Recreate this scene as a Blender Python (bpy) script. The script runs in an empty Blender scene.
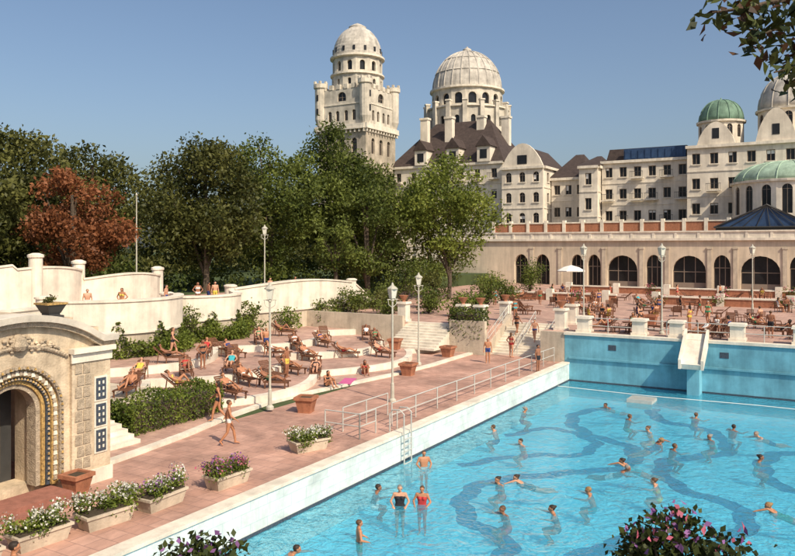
import bpy, math, random
import numpy as np
from mathutils import Vector, Matrix
R=random.Random(7); NR=np.random.RandomState(5)
C,S=.8616,.5075           # bearing of the view relative to the pool axes
COL=bpy.context.scene.collection
pi=math.pi
# ---------------------------------------------------------------- materials
def mat(name,col,rough=.7,var=.15,scale=3.,bump=0.,bscale=20.,metal=0.,col2=None,spec=.3,streak=0.):
    m=bpy.data.materials.new(name); m.use_nodes=True; nt=m.node_tree; N=nt.nodes; K=nt.links
    b=N['Principled BSDF']; b.inputs['Roughness'].default_value=rough; b.inputs['Metallic'].default_value=metal
    b.inputs['Specular IOR Level'].default_value=spec
    tc=N.new('ShaderNodeTexCoord')
    no=N.new('ShaderNodeTexNoise'); no.inputs['Scale'].default_value=scale; no.inputs['Detail'].default_value=8; no.inputs['Roughness'].default_value=.65
    K.new(tc.outputs['Object'],no.inputs['Vector'])
    rp=N.new('ShaderNodeValToRGB'); rp.color_ramp.elements[0].position=.3; rp.color_ramp.elements[1].position=.7
    c2=col2 or col
    rp.color_ramp.elements[0].color=(*[x*(1-var) for x in c2],1); rp.color_ramp.elements[1].color=(*[min(1,x*(1+var*.6)) for x in col],1)
    K.new(no.outputs['Fac'],rp.inputs['Fac']); out=rp.outputs['Color']
    if streak:
        mp=N.new('ShaderNodeMapping'); mp.inputs['Scale'].default_value=(1.3,1.3,.13); K.new(tc.outputs['Object'],mp.inputs['Vector'])
        n3=N.new('ShaderNodeTexNoise'); n3.inputs['Scale'].default_value=1.0; n3.inputs['Detail'].default_value=9; n3.inputs['Roughness'].default_value=.7; K.new(mp.outputs[0],n3.inputs['Vector'])
        mr=N.new('ShaderNodeMapRange'); mr.inputs['From Min'].default_value=.35; mr.inputs['From Max'].default_value=.6; mr.inputs['To Min'].default_value=1-streak; mr.inputs['To Max'].default_value=1.04
        K.new(n3.outputs['Fac'],mr.inputs['Value']); vm=N.new('ShaderNodeVectorMath'); vm.operation='SCALE'; K.new(out,vm.inputs[0]); K.new(mr.outputs['Result'],vm.inputs['Scale']); out=vm.outputs[0]
    K.new(out,b.inputs['Base Color'])
    if bump:
        n2=N.new('ShaderNodeTexNoise'); n2.inputs['Scale'].default_value=bscale; n2.inputs['Detail'].default_value=5
        K.new(tc.outputs['Object'],n2.inputs['Vector'])
        bp=N.new('ShaderNodeBump'); bp.inputs['Strength'].default_value=bump; bp.inputs['Distance'].default_value=.05
        K.new(n2.outputs['Fac'],bp.inputs['Height']); K.new(bp.outputs['Normal'],b.inputs['Normal'])
    return m
def tile_mat(name,c1,c2,cm,sc,w,h,mortar=.02,rough=.7,var=.3,vert=False,nsc=.7):
    m=bpy.data.materials.new(name); m.use_nodes=True; nt=m.node_tree; N=nt.nodes; K=nt.links
    b=N['Principled BSDF']; b.inputs['Roughness'].default_value=rough
    tc=N.new('ShaderNodeTexCoord'); br=N.new('ShaderNodeTexBrick')
    br.inputs['Color1'].default_value=(*c1,1); br.inputs['Color2'].default_value=(*c2,1); br.inputs['Mortar'].default_value=(*cm,1)
    br.inputs['Scale'].default_value=sc; br.inputs['Brick Width'].default_value=w; br.inputs['Row Height'].default_value=h; br.inputs['Mortar Size'].default_value=mortar
    if vert:
        sx=N.new('ShaderNodeSeparateXYZ'); cx=N.new('ShaderNodeCombineXYZ'); K.new(tc.outputs['Object'],sx.inputs[0]); K.new(sx.outputs['Y'],cx.inputs['X']); K.new(sx.outputs['Z'],cx.inputs['Y']); K.new(cx.outputs[0],br.inputs['Vector'])
    else: K.new(tc.outputs['Object'],br.inputs['Vector'])
    no=N.new('ShaderNodeTexNoise'); no.inputs['Scale'].default_value=nsc; no.inputs['Detail'].default_value=12; no.inputs['Roughness'].default_value=.75; no.inputs['Distortion'].default_value=.4
    K.new(tc.outputs['Object'],no.inputs['Vector'])
    mr=N.new('ShaderNodeMapRange'); mr.inputs['From Min'].default_value=.35; mr.inputs['From Max'].default_value=.65
    mr.inputs['To Min'].default_value=1-var; mr.inputs['To Max'].default_value=1+var*.5
    K.new(no.outputs['Fac'],mr.inputs['Value'])
    mx=N.new('ShaderNodeVectorMath'); mx.operation='SCALE'
    K.new(br.outputs['Color'],mx.inputs[0]); K.new(mr.outputs['Result'],mx.inputs['Scale']); K.new(mx.outputs[0],b.inputs['Base Color'])
    return m
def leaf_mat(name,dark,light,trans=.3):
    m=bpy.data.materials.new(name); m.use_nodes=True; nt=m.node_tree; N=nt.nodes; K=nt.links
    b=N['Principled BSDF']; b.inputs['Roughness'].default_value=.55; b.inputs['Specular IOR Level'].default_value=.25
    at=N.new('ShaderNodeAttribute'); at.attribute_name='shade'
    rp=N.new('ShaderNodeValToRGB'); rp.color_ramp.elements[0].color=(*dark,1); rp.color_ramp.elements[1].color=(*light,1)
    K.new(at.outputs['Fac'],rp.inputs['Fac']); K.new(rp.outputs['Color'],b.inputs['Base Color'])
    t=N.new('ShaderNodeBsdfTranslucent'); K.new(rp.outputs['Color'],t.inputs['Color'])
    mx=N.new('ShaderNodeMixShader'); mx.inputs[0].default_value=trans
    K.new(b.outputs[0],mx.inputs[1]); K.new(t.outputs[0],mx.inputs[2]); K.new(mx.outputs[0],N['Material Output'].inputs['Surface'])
    return m
STONE=mat('stone_cream',(.53,.45,.35),.85,.22,1.2,.3,12,streak=.25)
PORT=mat('portal_stone_warm',(.62,.50,.36),.85,.28,1.6,.5,14,col2=(.52,.41,.29),streak=.3)
STONED=mat('stone_carved_grey',(.42,.34,.25),.9,.4,6,.9,25)
STONEW=mat('stone_white',(.74,.67,.56),.8,.22,.9,.2,15,streak=.2)
PLASTER=mat('plaster_cream',(.64,.53,.40),.9,.18,.25,.1,8,col2=(.52,.44,.34),streak=.2)
PLASTERW=mat('plaster_white',(.78,.70,.58),.9,.18,.3,.1,8,col2=(.66,.59,.49),streak=.2)
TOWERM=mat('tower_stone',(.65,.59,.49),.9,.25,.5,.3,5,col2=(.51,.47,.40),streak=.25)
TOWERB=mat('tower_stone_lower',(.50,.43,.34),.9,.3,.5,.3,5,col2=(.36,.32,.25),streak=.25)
DOMEM=mat('dome_stone_grey',(.54,.50,.44),.85,.3,.6,.3,4,col2=(.42,.39,.35),streak=.25)
ROOFD=mat('roof_slate',(.062,.045,.040),.8,.4,1.5,.4,6)
COPPER=mat('roof_copper_green',(.15,.25,.18),.7,.35,.8,streak=.4)
COPPERP=mat('roof_copper_pale',(.32,.44,.34),.7,.25,.8,streak=.3)
BLUER=mat('roof_blue_glass',(.035,.07,.15),.4,.35,1.)
GLASS=mat('window_glass_dark',(.018,.018,.02),.2,.5,.6,spec=.35)
FRAME=mat('window_frame',(.24,.19,.15),.6,.1)
TERRA=mat('terracotta',(.38,.16,.09),.8,.3,4,.3,20,streak=.2)
REDST=mat('red_stone_steps',(.30,.13,.095),.8,.3,3,.2,20)
IRON=mat('iron_dark',(.05,.05,.05),.5,.2)
RAILM=mat('rail_painted',(.50,.49,.45),.45,.15,metal=.1)
LAMPM=mat('lamp_pole_paint',(.46,.44,.37),.5,.2)
LGLASS=mat('lamp_frosted_glass',(.6,.6,.52),.3,.05)
WOOD=mat('wood_brown',(.15,.065,.035),.6,.4,8)
BARK=mat('bark',(.10,.075,.055),.95,.4,6,.8,15)
SOIL=mat('soil',(.06,.045,.03),.95,.3,10)
GROUNDM=mat('ground_grass',(.06,.085,.03),.95,.4,.2,.3,3)
BLUEW=mat('pool_wall_blue',(.17,.42,.52),.6,.25,.6,.05,6,col2=(.14,.35,.44),streak=.22)
PAVE=tile_mat('paving_rose',(.43,.245,.185),(.51,.305,.235),(.30,.18,.145),1,.6,.6,.014,.8,.45,nsc=.35)
PAVE2=tile_mat('paving_terrace',(.44,.265,.21),(.51,.33,.255),(.32,.21,.175),1,.5,.5,.014,.8,.42,nsc=.5)
POOLT=tile_mat('pool_floor_tiles',(.22,.72,.92),(.25,.75,.93),(.19,.64,.84),1,.9,.9,.02,.5,.15)
WALLT=tile_mat('pool_wall_tiles',(.62,.69,.67),(.67,.73,.70),(.52,.61,.61),1,.8,.4,.015,.5,.3,True)
MOSA=mat('mosaic_dark_blue',(.012,.09,.32),.5,.6,7,col2=(.003,.03,.14))
GOLD=mat('gilded_mosaic',(.50,.32,.11),.6,.6,14,.5,40,col2=(.30,.19,.09))
MOSD=mat('mosaic_panel_dark',(.06,.075,.10),.4,.6,18)
CLOTH=mat('canvas_white',(.75,.74,.70),.9,.05)
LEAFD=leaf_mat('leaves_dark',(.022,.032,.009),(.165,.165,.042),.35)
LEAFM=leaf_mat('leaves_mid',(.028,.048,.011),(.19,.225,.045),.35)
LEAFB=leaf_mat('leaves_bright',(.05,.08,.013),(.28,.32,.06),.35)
LEAFR=leaf_mat('leaves_russet',(.11,.04,.015),(.34,.13,.055))
LEAFH=leaf_mat('leaves_hedge',(.04,.07,.012),(.23,.28,.045))
LEAFN=leaf_mat('leaves_near',(.012,.022,.008),(.085,.105,.025),.25)
LEAFNB=leaf_mat('leaves_near_brown',(.03,.015,.008),(.12,.06,.03),.3)
FLP=leaf_mat('petals_purple',(.16,.05,.22),(.38,.20,.42),.2)
FLK=leaf_mat('petals_pink',(.45,.08,.16),(.65,.22,.28),.2)
FLW=leaf_mat('petals_white',(.55,.53,.45),(.75,.73,.68),.2)
# ---------------------------------------------------------------- geometry
class G:
    def __init__(s,name,loc=(0,0,0),rz=0,**parts):
        s.name=name; s.loc=loc; s.rz=rz; s.P={k:[[],[],m,False] for k,m in parts.items()}; s.M=Matrix.Identity(4)
    def add(s,p,v,f):
        P=s.P[p]; o=len(P[0]); P[0].extend([tuple(s.M@Vector(x)) for x in v]); P[1].extend([tuple(i+o for i in q) for q in f])
    def hexa(s,p,b,t):
        s.add(p,list(b)+list(t),[(3,2,1,0),(4,5,6,7),(0,1,5,4),(1,2,6,5),(2,3,7,6),(3,0,4,7)])
    def box(s,p,x0,x1,y0,y1,z0,z1,tp=0.):
        if x1<=x0 or z1<=z0: return
        s.hexa(p,[(x0,y0,z0),(x1,y0,z0),(x1,y1,z0),(x0,y1,z0)],[(x0+tp,y0+tp,z1),(x1-tp,y0+tp,z1),(x1-tp,y1-tp,z1),(x0+tp,y1-tp,z1)])
    def lathe(s,p,x,y,prof,n=20,smooth=False):
        v=[];f=[]
        for r,z in prof:
            for i in range(n):
                a=2*pi*i/n; v.append((x+r*math.cos(a),y+r*math.sin(a),z))
        for k in range(len(prof)-1):
            for i in range(n):
                j=(i+1)%n; f.append((k*n+i,k*n+j,(k+1)*n+j,(k+1)*n+i))
        f.append(tuple(range(n))[::-1]); f.append(tuple(range((len(prof)-1)*n,len(prof)*n)))
        s.add(p,v,f); 
        if smooth: s.P[p][3]=True
    def cyl(s,p,x,y,z0,z1,r0,r1=None,n=10): s.lathe(p,x,y,[(r0,z0),(r0 if r1 is None else r1,z1)],n)
    def prism(s,p,poly,z0,z1):
        n=len(poly); v=[(x,y,z0) for x,y in poly]+[(x,y,z1) for x,y in poly]
        s.add(p,v,[tuple(range(n))[::-1],tuple(range(n,2*n))]+[(i,(i+1)%n,n+(i+1)%n,n+i) for i in range(n)])
    def tube(s,p,pts,r,n=6,r1=None):
        pts=[Vector(q) for q in pts]; v=[];f=[];m=len(pts)
        for k,q in enumerate(pts):
            d=(pts[min(k+1,m-1)]-pts[max(k-1,0)]).normalized()
            a=d.orthogonal().normalized() if abs(d.z)>.95 else d.cross(Vector((0,0,1))).normalized()
            b=d.cross(a).normalized(); rr=r if r1 is None else r+(r1-r)*k/(m-1)
            for i in range(n):
                t=2*pi*i/n; v.append(tuple(q+a*rr*math.cos(t)+b*rr*math.sin(t)))
        for k in range(m-1):
            for i in range(n):
                j=(i+1)%n; f.append((k*n+i,k*n+j,(k+1)*n+j,(k+1)*n+i))
        f.append(tuple(range(n))[::-1]); f.append(tuple(range((m-1)*n,m*n)))
        s.add(p,v,f)
    def ribbon(s,p,pts,w,z0,z1):
        m=len(pts); L=[];Rr=[]
        for k in range(m):
            a=Vector(pts[max(k-1,0)][:2]); b=Vector(pts[min(k+1,m-1)][:2]); d=(b-a).normalized(); q=Vector((-d.y,d.x))*w/2
            c=Vector(pts[k][:2]); L.append(c+q); Rr.append(c-q)
        g0=lambda k: z0[k] if isinstance(z0,(list,tuple)) else z0
        g1=lambda k: z1[k] if isinstance(z1,(list,tuple)) else z1
        v=[];f=[]
        for k in range(m):
            v+=[(L[k].x,L[k].y,g0(k)),(Rr[k].x,Rr[k].y,g0(k)),(Rr[k].x,Rr[k].y,g1(k)),(L[k].x,L[k].y,g1(k))]
        for k in range(m-1):
            a=4*k
            for i in range(4): f.append((a+i,a+(i+1)%4,a+4+(i+1)%4,a+4+i))
        f.append((0,1,2,3)); f.append((4*m-1,4*m-2,4*m-3,4*m-4))
        s.add(p,v,f)
    def wall(s,p,L,z0,z1,th,ops=(),glass=None,frame=None,rec=.25,x0=0.,fw=.08,mull=1):
        x=x0
        for (xc,hw,zs,zp,rise) in sorted(ops):
            a,b=xc-hw,xc+hw
            s.box(p,x,a,0,th,z0,z1); s.box(p,a,b,0,th,z0,zs)
            if rise<=0: s.box(p,a,b,0,th,zp,z1)
            else:
                n=10; px=[xc-hw*math.cos(pi*i/n) for i in range(n+1)]; pz=[zp+rise*math.sin(pi*i/n) for i in range(n+1)]
                for i in range(n):
                    u,w=px[i],px[i+1]; c,d=pz[i],pz[i+1]
                    s.hexa(p,[(u,0,c),(w,0,d),(w,th,d),(u,th,c)],[(u,0,z1),(w,0,z1),(w,th,z1),(u,th,z1)])
            if glass: s.box(glass,a,b,rec,rec+.03,zs,zp+rise)
            if frame:
                f0,f1=rec-.06,rec-.004; top=zp+rise*.92
                s.box(frame,a,a+fw,f0,f1,zs,zp); s.box(frame,b-fw,b,f0,f1,zs,zp)
                for q in range(mull):
                    xm=a+(b-a)*(q+1)/(mull+1); tq=zp+rise*math.sqrt(max(0,1-((xm-xc)/hw)**2)); s.box(frame,xm-fw/2,xm+fw/2,f0-.005,f1,zs,tq)
                s.box(frame,a+fw,b-fw,f0+.005,f1-.002,zp-fw,zp)
                s.box(frame,a+fw,b-fw,f0+.005,f1-.002,zs,zs+fw)
            x=b
        s.box(p,x,L,0,th,z0,z1)
    def face(s,ox,oy,rz): s.M=Matrix.Translation((ox,oy,0))@Matrix.Rotation(rz,4,'Z')
    def mesh(s,p):
        v,f,m,sm=s.P[p]; me=bpy.data.meshes.new(s.name+'_'+p); me.from_pydata(v,[],f); me.materials.append(m)
        if sm: me.polygons.foreach_set('use_smooth',[True]*len(me.polygons))
        return me
    def done(s,extra=()):
        root=bpy.data.objects.new(s.name,None); root.empty_display_size=.5; COL.objects.link(root)
        for p in s.P:
            if s.P[p][0]:
                o=bpy.data.objects.new(p,s.mesh(p)); COL.objects.link(o); o.parent=root
        for n,me in extra:
            o=bpy.data.objects.new(n,me); COL.objects.link(o); o.parent=root
        root.location=s.loc; root.rotation_euler=(0,0,s.rz); return root
    def joined(s):
        V=[];F=[];MI=[]; me=bpy.data.meshes.new(s.name)
        for k,p in enumerate(s.P):
            v,f,m,_=s.P[p]; o=len(V); V+=v; F+=[tuple(i+o for i in q) for q in f]; MI+=[k]*len(f); me.materials.append(m)
        me.from_pydata(V,[],F); me.polygons.foreach_set('material_index',MI); return me
def put(name,me,x,y,z,rz=0,sc=1.):
    o=bpy.data.objects.new(name,me); COL.objects.link(o); o.location=(x,y,z); o.rotation_euler=(0,0,rz); o.scale=(sc,)*3; return o
def leaves(name,P,size,mats,mi=None,shade=None,asp=.55,up=.3):
    n=len(P); a=NR.normal(size=(n,3)); a/=np.linalg.norm(a,axis=1)[:,None]
    q=NR.normal(size=(n,3)); q[:,2]+=up; b=np.cross(a,q); b/=np.linalg.norm(b,axis=1)[:,None]+1e-9
    s=(np.asarray(size)*np.ones(n)*NR.uniform(.7,1.3,n))[:,None]/2
    nn=np.cross(a,b)*s*.25
    V=np.stack([P-a*s,P-b*s*asp+nn,P+a*s,P+b*s*asp+nn],1).reshape(-1,3)
    me=bpy.data.meshes.new(name); me.vertices.add(4*n); me.vertices.foreach_set('co',V.astype(np.float32).ravel())
    me.loops.add(4*n); me.loops.foreach_set('vertex_index',np.arange(4*n,dtype=np.int32))
    me.polygons.add(n); me.polygons.foreach_set('loop_start',np.arange(0,4*n,4,dtype=np.int32))
    try: me.polygons.foreach_set('loop_total',np.full(n,4,dtype=np.int32))
    except Exception: pass
    for m in mats: me.materials.append(m)
    if mi is not None: me.polygons.foreach_set('material_index',np.asarray(mi,dtype=np.int32))
    me.update(calc_edges=True)
    at=me.attributes.new('shade','FLOAT','FACE')
    if shade is None: shade=NR.uniform(0,1,n)
    at.data.foreach_set('value',np.clip(shade,0,1).astype(np.float32))
    return me
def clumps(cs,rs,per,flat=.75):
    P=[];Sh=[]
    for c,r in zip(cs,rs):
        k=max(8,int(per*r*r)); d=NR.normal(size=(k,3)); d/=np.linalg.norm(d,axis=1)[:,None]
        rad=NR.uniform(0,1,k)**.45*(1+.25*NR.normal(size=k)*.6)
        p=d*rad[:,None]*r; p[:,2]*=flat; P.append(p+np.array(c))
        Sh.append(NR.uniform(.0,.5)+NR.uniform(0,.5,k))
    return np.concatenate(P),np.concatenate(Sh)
def tree(name,x,y,z,top,hw,base,m,n=46,per=150,size=.36,seed=1,tr=.35):
    rr=random.Random(seed); g=G(name,(x,y,z),0,trunk=BARK)
    H=top-z; b=base-z; cz=(H+b)/2; ch=(H-b)/2; cs=[];rs=[]
    for i in range(n):
        while 1:
            p=[rr.uniform(-1,1) for _ in range(3)]; l=math.sqrt(sum(q*q for q in p))
            if .25<l<1: break
        k=1+.12*rr.uniform(-1,1); wz=.75+.25*(1-abs(p[2])) ; r=hw*rr.uniform(.15,.31)
        cs.append((p[0]*(hw-r*.7)*k*wz,p[1]*(hw-r*.7)*k*wz,cz+p[2]*(ch-r*.6))); rs.append(r)
    g.tube('trunk',[(0,0,-.1),(.1,.05,b*.5+.5),(-.05,.1,cz),(0,0,cz+ch*.5)],tr,8,tr*.35)
    for i in range(9):
        c=cs[i]; z0=max(.8,b*.7)+rr.uniform(0,1.5)
        g.tube('trunk',[(0,0,z0),(c[0]*.4,c[1]*.4,(z0+c[2])*.5+.4),(c[0]*.9,c[1]*.9,c[2])],tr*.45,6,tr*.12)
    P,Sh=clumps(cs,rs,per)
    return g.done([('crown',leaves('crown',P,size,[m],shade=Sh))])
def bushbox(name,x0,x1,y0,y1,z0,z1,m,dens=120,size=.16,rnd=.1):
    area=2*((x1-x0)*(z1-z0)+(y1-y0)*(z1-z0))+(x1-x0)*(y1-y0); n=int(area*dens)
    P=NR.uniform(0,1,(n,3)); f=NR.randint(0,5,n)
    for k,(ax,v) in enumerate([(0,0),(0,1),(1,0),(1,1),(2,1)]): P[f==k,ax]=v
    P=P*[x1-x0,y1-y0,z1-z0]+[x0,y0,z0]; P+=NR.normal(size=P.shape)*rnd
    P[:,2]+=.12*np.sin(P[:,1]*2.3)+.08*np.sin(P[:,0]*3.1)
    sh=.35+.3*np.sin(P[:,1]*3+P[:,0]*2)*.5+NR.uniform(-.3,.4,n)
    g=G(name,(0,0,0),0,stems=BARK)
    g.box('stems',x0+.2,x1-.2,y0+.2,y1-.2,z0,z1-.25)
    return g.done([('foliage',leaves('foliage',P,size,[m],shade=sh))])
def shrub(name,x,y,z,r,h,m,n=14,size=.14,per=260,fl=None,nf=0):
    g=G(name,(x,y,z),0,stems=BARK); cs=[];rs=[]
    for i in range(n):
        a=R.uniform(0,2*pi); q=R.uniform(0,.75)*r; cs.append((q*math.cos(a),q*math.sin(a),R.uniform(.25,.85)*h)); rs.append(r*R.uniform(.3,.5))
        g.tube('stems',[(0,0,0),(cs[-1][0]*.5,cs[-1][1]*.5,cs[-1][2]*.6),cs[-1]],.025*max(r,.5),5,.008)
    P,Sh=clumps(cs,rs,per,.9); mi=np.zeros(len(P),int); mats=[m]
    if fl:
        mats=[m]+fl; k=nf; idx=np.argsort(-(P[:,2]+NR.uniform(0,h*.9,len(P))))[:k]; mi[idx]=NR.randint(1,1+len(fl),len(idx)); 
    return g.done([('foliage',leaves('foliage',P,size,mats,mi,Sh,asp=.65))])
# ---------------------------------------------------------------- ground, pool
PX0,PX1,PY0,PY1=-15.6,9.,10.,49.; WZ=-1.2
g=G('ground',m=GROUNDM)
def quad(g,p,x0,x1,y0,y1,z): g.add(p,[(x0,y0,z),(x1,y0,z),(x1,y1,z),(x0,y1,z)],[(0,1,2,3)])
B=3000
quad(g,'m',-B,PX0-.3,-B,B,-.02); quad(g,'m',PX1+.3,B,-B,B,-.02); quad(g,'m',PX0-.3,PX1+.3,-B,PY0-.3,-.02); quad(g,'m',PX0-.3,PX1+.3,PY1+.3,B,-.02)
put('ground',g.joined(),0,0,0)
g=G('pavement',m=PAVE)
quad(g,'m',-23.3,PX0-.45,-6,50.2,.004); quad(g,'m',-60,-23.3,-6,17,.002); quad(g,'m',PX0-.45,PX1+8,-6,PY0-.4,.004); quad(g,'m',PX1+.4,PX1+8,PY0-.4,49,.004)
put('pavement',g.joined(),0,0,0)
g=G('kerb',m=STONEW)
kp=[(-22.3,17.2),(-22.6,19.5),(-23.0,22),(-23.8,25.5),(-24.2,28.5),(-24.1,31),(-23.6,35),(-23.0,39.5),(-22.8,43),(-22.9,47),(-22.9,49.2)]
g.ribbon('m',kp,.35,0,.14); put('kerb',g.joined(),0,0,0)
g=G('swimming_pool',floor=POOLT,side_walls=WALLT,far_wall=BLUEW,coping=STONEW,mosaic_bands=MOSA,gutter=MOSD)
FZ=-2.25
g.add('floor',[(PX0,PY0,FZ),(PX1,PY0,FZ),(PX1,PY1,FZ),(PX0,PY1,FZ)],[(0,1,2,3)])
g.box('side_walls',PX0-.3,PX0,PY0,PY1,FZ-.1,-.05); g.box('side_walls',PX1,PX1+.3,PY0,PY1,FZ-.1,-.05)
g.box('side_walls',PX0-.3,PX1+.3,PY0-.3,PY0,FZ-.1,-.05)
g.box('far_wall',PX0-.3,PX1+.3,PY1,PY1+.3,FZ-.1,1.86); g.box('coping',PX0-.35,PX1+.35,PY1-.1,PY1+.5,1.86,2.03)
g.box('coping',PX0-.45,PX0+.06,PY0,PY1-.1,-.05,.06); g.box('coping',PX1-.06,PX1+.45,PY0,PY1-.1,-.05,.06); g.box('coping',PX0-.45,PX1+.45,PY0-.45,PY0-.0,-.05,.06)
g.box('gutter',PX0,PX0+.03,PY0,PY1,WZ-.02,WZ+.1); g.box('gutter',PX0+.03,PX1,PY1-.03,PY1,WZ-.02,WZ+.1)
g.box('far_wall',PX0,PX1,PY1-.12,PY1-.0,.3,.42)
for xx in (-13.,-6.3,0,5): g.box('gutter',xx,xx+.5,PY1-.02,PY1+.01,1.0,1.35)
def band(pts,w,k=0):
    P=[];n=len(pts)
    for i in range(n-1):
        p0,p1,p2,p3=[Vector(pts[max(0,min(n-1,i+d))]) for d in (-1,0,1,2)]
        for q in range(14):
            t=q/14; P.append(.5*((2*p1)+(p2-p0)*t+(2*p0-5*p1+4*p2-p3)*t*t+(3*p1-p0-3*p2+p3)*t**3))
    P.append(Vector(pts[-1])); P=[(p.x+.12*math.sin(p.y*3+k)+.05*math.sin(p.y*9),p.y+.12*math.sin(p.x*4)+.05*math.sin(p.x*11)) for p in P]
    g.ribbon('mosaic_bands',P,w,FZ-.02,FZ+.004+.002*k)
band([(-13.5,14),(-12.2,18),(-9.6,20.5),(-9.6,23.5),(-12.2,25.5),(-13,29),(-10.8,32),(-8.5,34.5),(-9,38),(-12,40),(-13.6,43.5),(-12.5,47)],.75)
band([(-15,31),(-13,34),(-10.8,35.5),(-11,38.5),(-13.8,39.8),(-15.2,37)],.6,1)
band([(-9,15),(-6.5,18.5),(-7.4,22.5),(-6.2,26),(-3.4,27.5),(-3.2,31),(-6,33),(-7,36.5),(-4.8,39.5),(-6,43.5),(-9,45),(-10,48)],.75,2)
band([(-3,17),(-1,21),(-2.6,25),(.5,29),(.2,33.5),(-2.6,35.5),(-2.8,40),(0,43),(0,48)],.75,3)
band([(4,14),(3,20),(5.5,25),(3.5,31),(6,37),(3.5,43),(5,48)],.75,4)
band([(-9.6,22),(-7.5,21),(-5,22),(-4,24.5)],.6,5)
g.done()
# water
m=bpy.data.materials.new('pool_water'); m.use_nodes=True; nt=m.node_tree; N=nt.nodes; K=nt.links; N.remove(N['Principled BSDF'])
tc=N.new('ShaderNodeTexCoord')
n1=N.new('ShaderNodeTexNoise'); n1.inputs['Scale'].default_value=1.5; n1.inputs['Detail'].default_value=3; n1.inputs['Roughness'].default_value=.6; n1.inputs['Distortion'].default_value=1.0
n4=N.new('ShaderNodeTexNoise'); n4.inputs['Scale'].default_value=6.0; n4.inputs['Detail'].default_value=4; n4.inputs['Roughness'].default_value=.6; n4.inputs['Distortion'].default_value=.6
K.new(tc.outputs['Object'],n1.inputs['Vector']); K.new(tc.outputs['Object'],n4.inputs['Vector'])
b0=N.new('ShaderNodeBump'); b0.inputs['Strength'].default_value=.8; b0.inputs['Distance'].default_value=.20; K.new(n1.outputs['Fac'],b0.inputs['Height'])
bp=N.new('ShaderNodeBump'); bp.inputs['Strength'].default_value=.8; bp.inputs['Distance'].default_value=.05; K.new(n4.outputs['Fac'],bp.inputs['Height']); K.new(b0.outputs[0],bp.inputs['Normal'])
tr=N.new('ShaderNodeBsdfTransparent'); tr.inputs[0].default_value=(.80,.98,1,1)
gl=N.new('ShaderNodeBsdfGlossy'); gl.inputs['Roughness'].default_value=.05; K.new(bp.outputs[0],gl.inputs['Normal'])
df=N.new('ShaderNodeBsdfDiffuse'); df.inputs[0].default_value=(.12,.66,.95,1); K.new(bp.outputs[0],df.inputs['Normal'])
fr=N.new('ShaderNodeFresnel'); fr.inputs[0].default_value=1.30; K.new(bp.outputs[0],fr.inputs['Normal'])
m1=N.new('ShaderNodeMixShader'); m1.inputs[0].default_value=.29; K.new(tr.outputs[0],m1.inputs[1]); K.new(df.outputs[0],m1.inputs[2])
m2=N.new('ShaderNodeMixShader'); K.new(fr.outputs[0],m2.inputs[0]); K.new(m1.outputs[0],m2.inputs[1]); K.new(gl.outputs[0],m2.inputs[2]); K.new(m2.outputs[0],N['Material Output'].inputs[0])
WATER=m
g=G('pool_water',m=WATER); quad(g,'m',PX0,PX1,PY0,PY1,WZ); put('pool_water',g.joined(),0,0,0)
g=G('water_chute',slab=STONEW,pillar=BLUEW)
g.box('pillar',-8.0,-7.3,47.9,48.98,FZ,.5)
g.hexa('slab',[(-8.2,47.2,.45),(-7.1,47.2,.45),(-7.1,49.0,1.85),(-8.2,49.0,1.85)],[(-8.2,47.1,.75),(-7.1,47.1,.75),(-7.1,49.4,2.35),(-8.2,49.4,2.35)])
g.hexa('slab',[(-8.36,47.1,.45),(-8.2,47.1,.45),(-8.2,49.3,1.85),(-8.36,49.3,1.85)],[(-8.36,47.1,1.0),(-8.2,47.1,1.0),(-8.2,49.3,2.65),(-8.36,49.3,2.65)])
g.hexa('slab',[(-7.1,47.1,.45),(-6.94,47.1,.45),(-6.94,49.3,1.85),(-7.1,49.3,1.85)],[(-7.1,47.1,1.0),(-6.94,47.1,1.0),(-6.94,49.3,2.65),(-7.1,49.3,2.65)]); g.done()
g=G('pool_ladder',m=RAILM)
for yy in (26.7,27.3):
    g.tube('m',[(-16.1,yy,.06),(-16.1,yy,.8),(-15.95,yy,.98),(-15.6,yy,1.0),(-15.42,yy,.85),(-15.4,yy,-1.9)],.03,6)
for k in range(7): g.tube('m',[(-15.4,26.7,-.2-.25*k),(-15.4,27.3,-.2-.25*k)],.025,6)
put('pool_ladder',g.joined(),0,0,0)
g=G('floating_platform',m=RAILM)
for k in range(6): g.box('m',-10.6,-9.2,44+.22*k,44.12+.22*k,-1.1,-1.02)
for xx in (-10.6,-9.3): g.box('m',xx,xx+.1,44,45.3,-1.25,-1.1)
g.box('m',-10.6,-9.2,43.9,43.98,-1.5,-1.0); put('floating_platform',g.joined(),0,0,0)
g=G('lane_rope',m=CLOTH); g.tube('m',[(PX0,46.6,WZ+.03),(-10,46.3,WZ+.02),(-4,46.6,WZ+.03),(3,46.4,WZ+.02),(PX1,46.6,WZ+.03)],.022,5); put('lane_rope',g.joined(),0,0,0)
def railing(name,path,z,h=1.0,sp=2.0,r=.026,rails=(.5,1.0)):
    g=G(name,m=RAILM)
    for k in range(len(path)-1):
        a=Vector(path[k]); b=Vector(path[k+1]); n=max(1,round((b-a).length/sp))
        za,zb=(z,z) if not isinstance(z,(list,tuple)) else (z[k],z[k+1])
        for i in range(n+1):
            q=a.lerp(b,i/n); zz=za+(zb-za)*i/n; g.tube('m',[(q.x,q.y,zz),(q.x,q.y,zz+h)],r*1.2,6)
        for hh in rails: g.tube('m',[(a.x,a.y,za+hh*h),(b.x,b.y,zb+hh*h)],r,6)
    return put(name,g.joined(),0,0,0)
railing('pool_railing',[(-18.3,25.2),(-16.6,25.2),(-16.6,26.4)],.004)
railing('pool_railing',[(-16.6,27.7),(-16.5,48.6)],.004)
railing('ramp_railing',[(-17.9,25.9),(-17.9,29.5)],.004)
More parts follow.
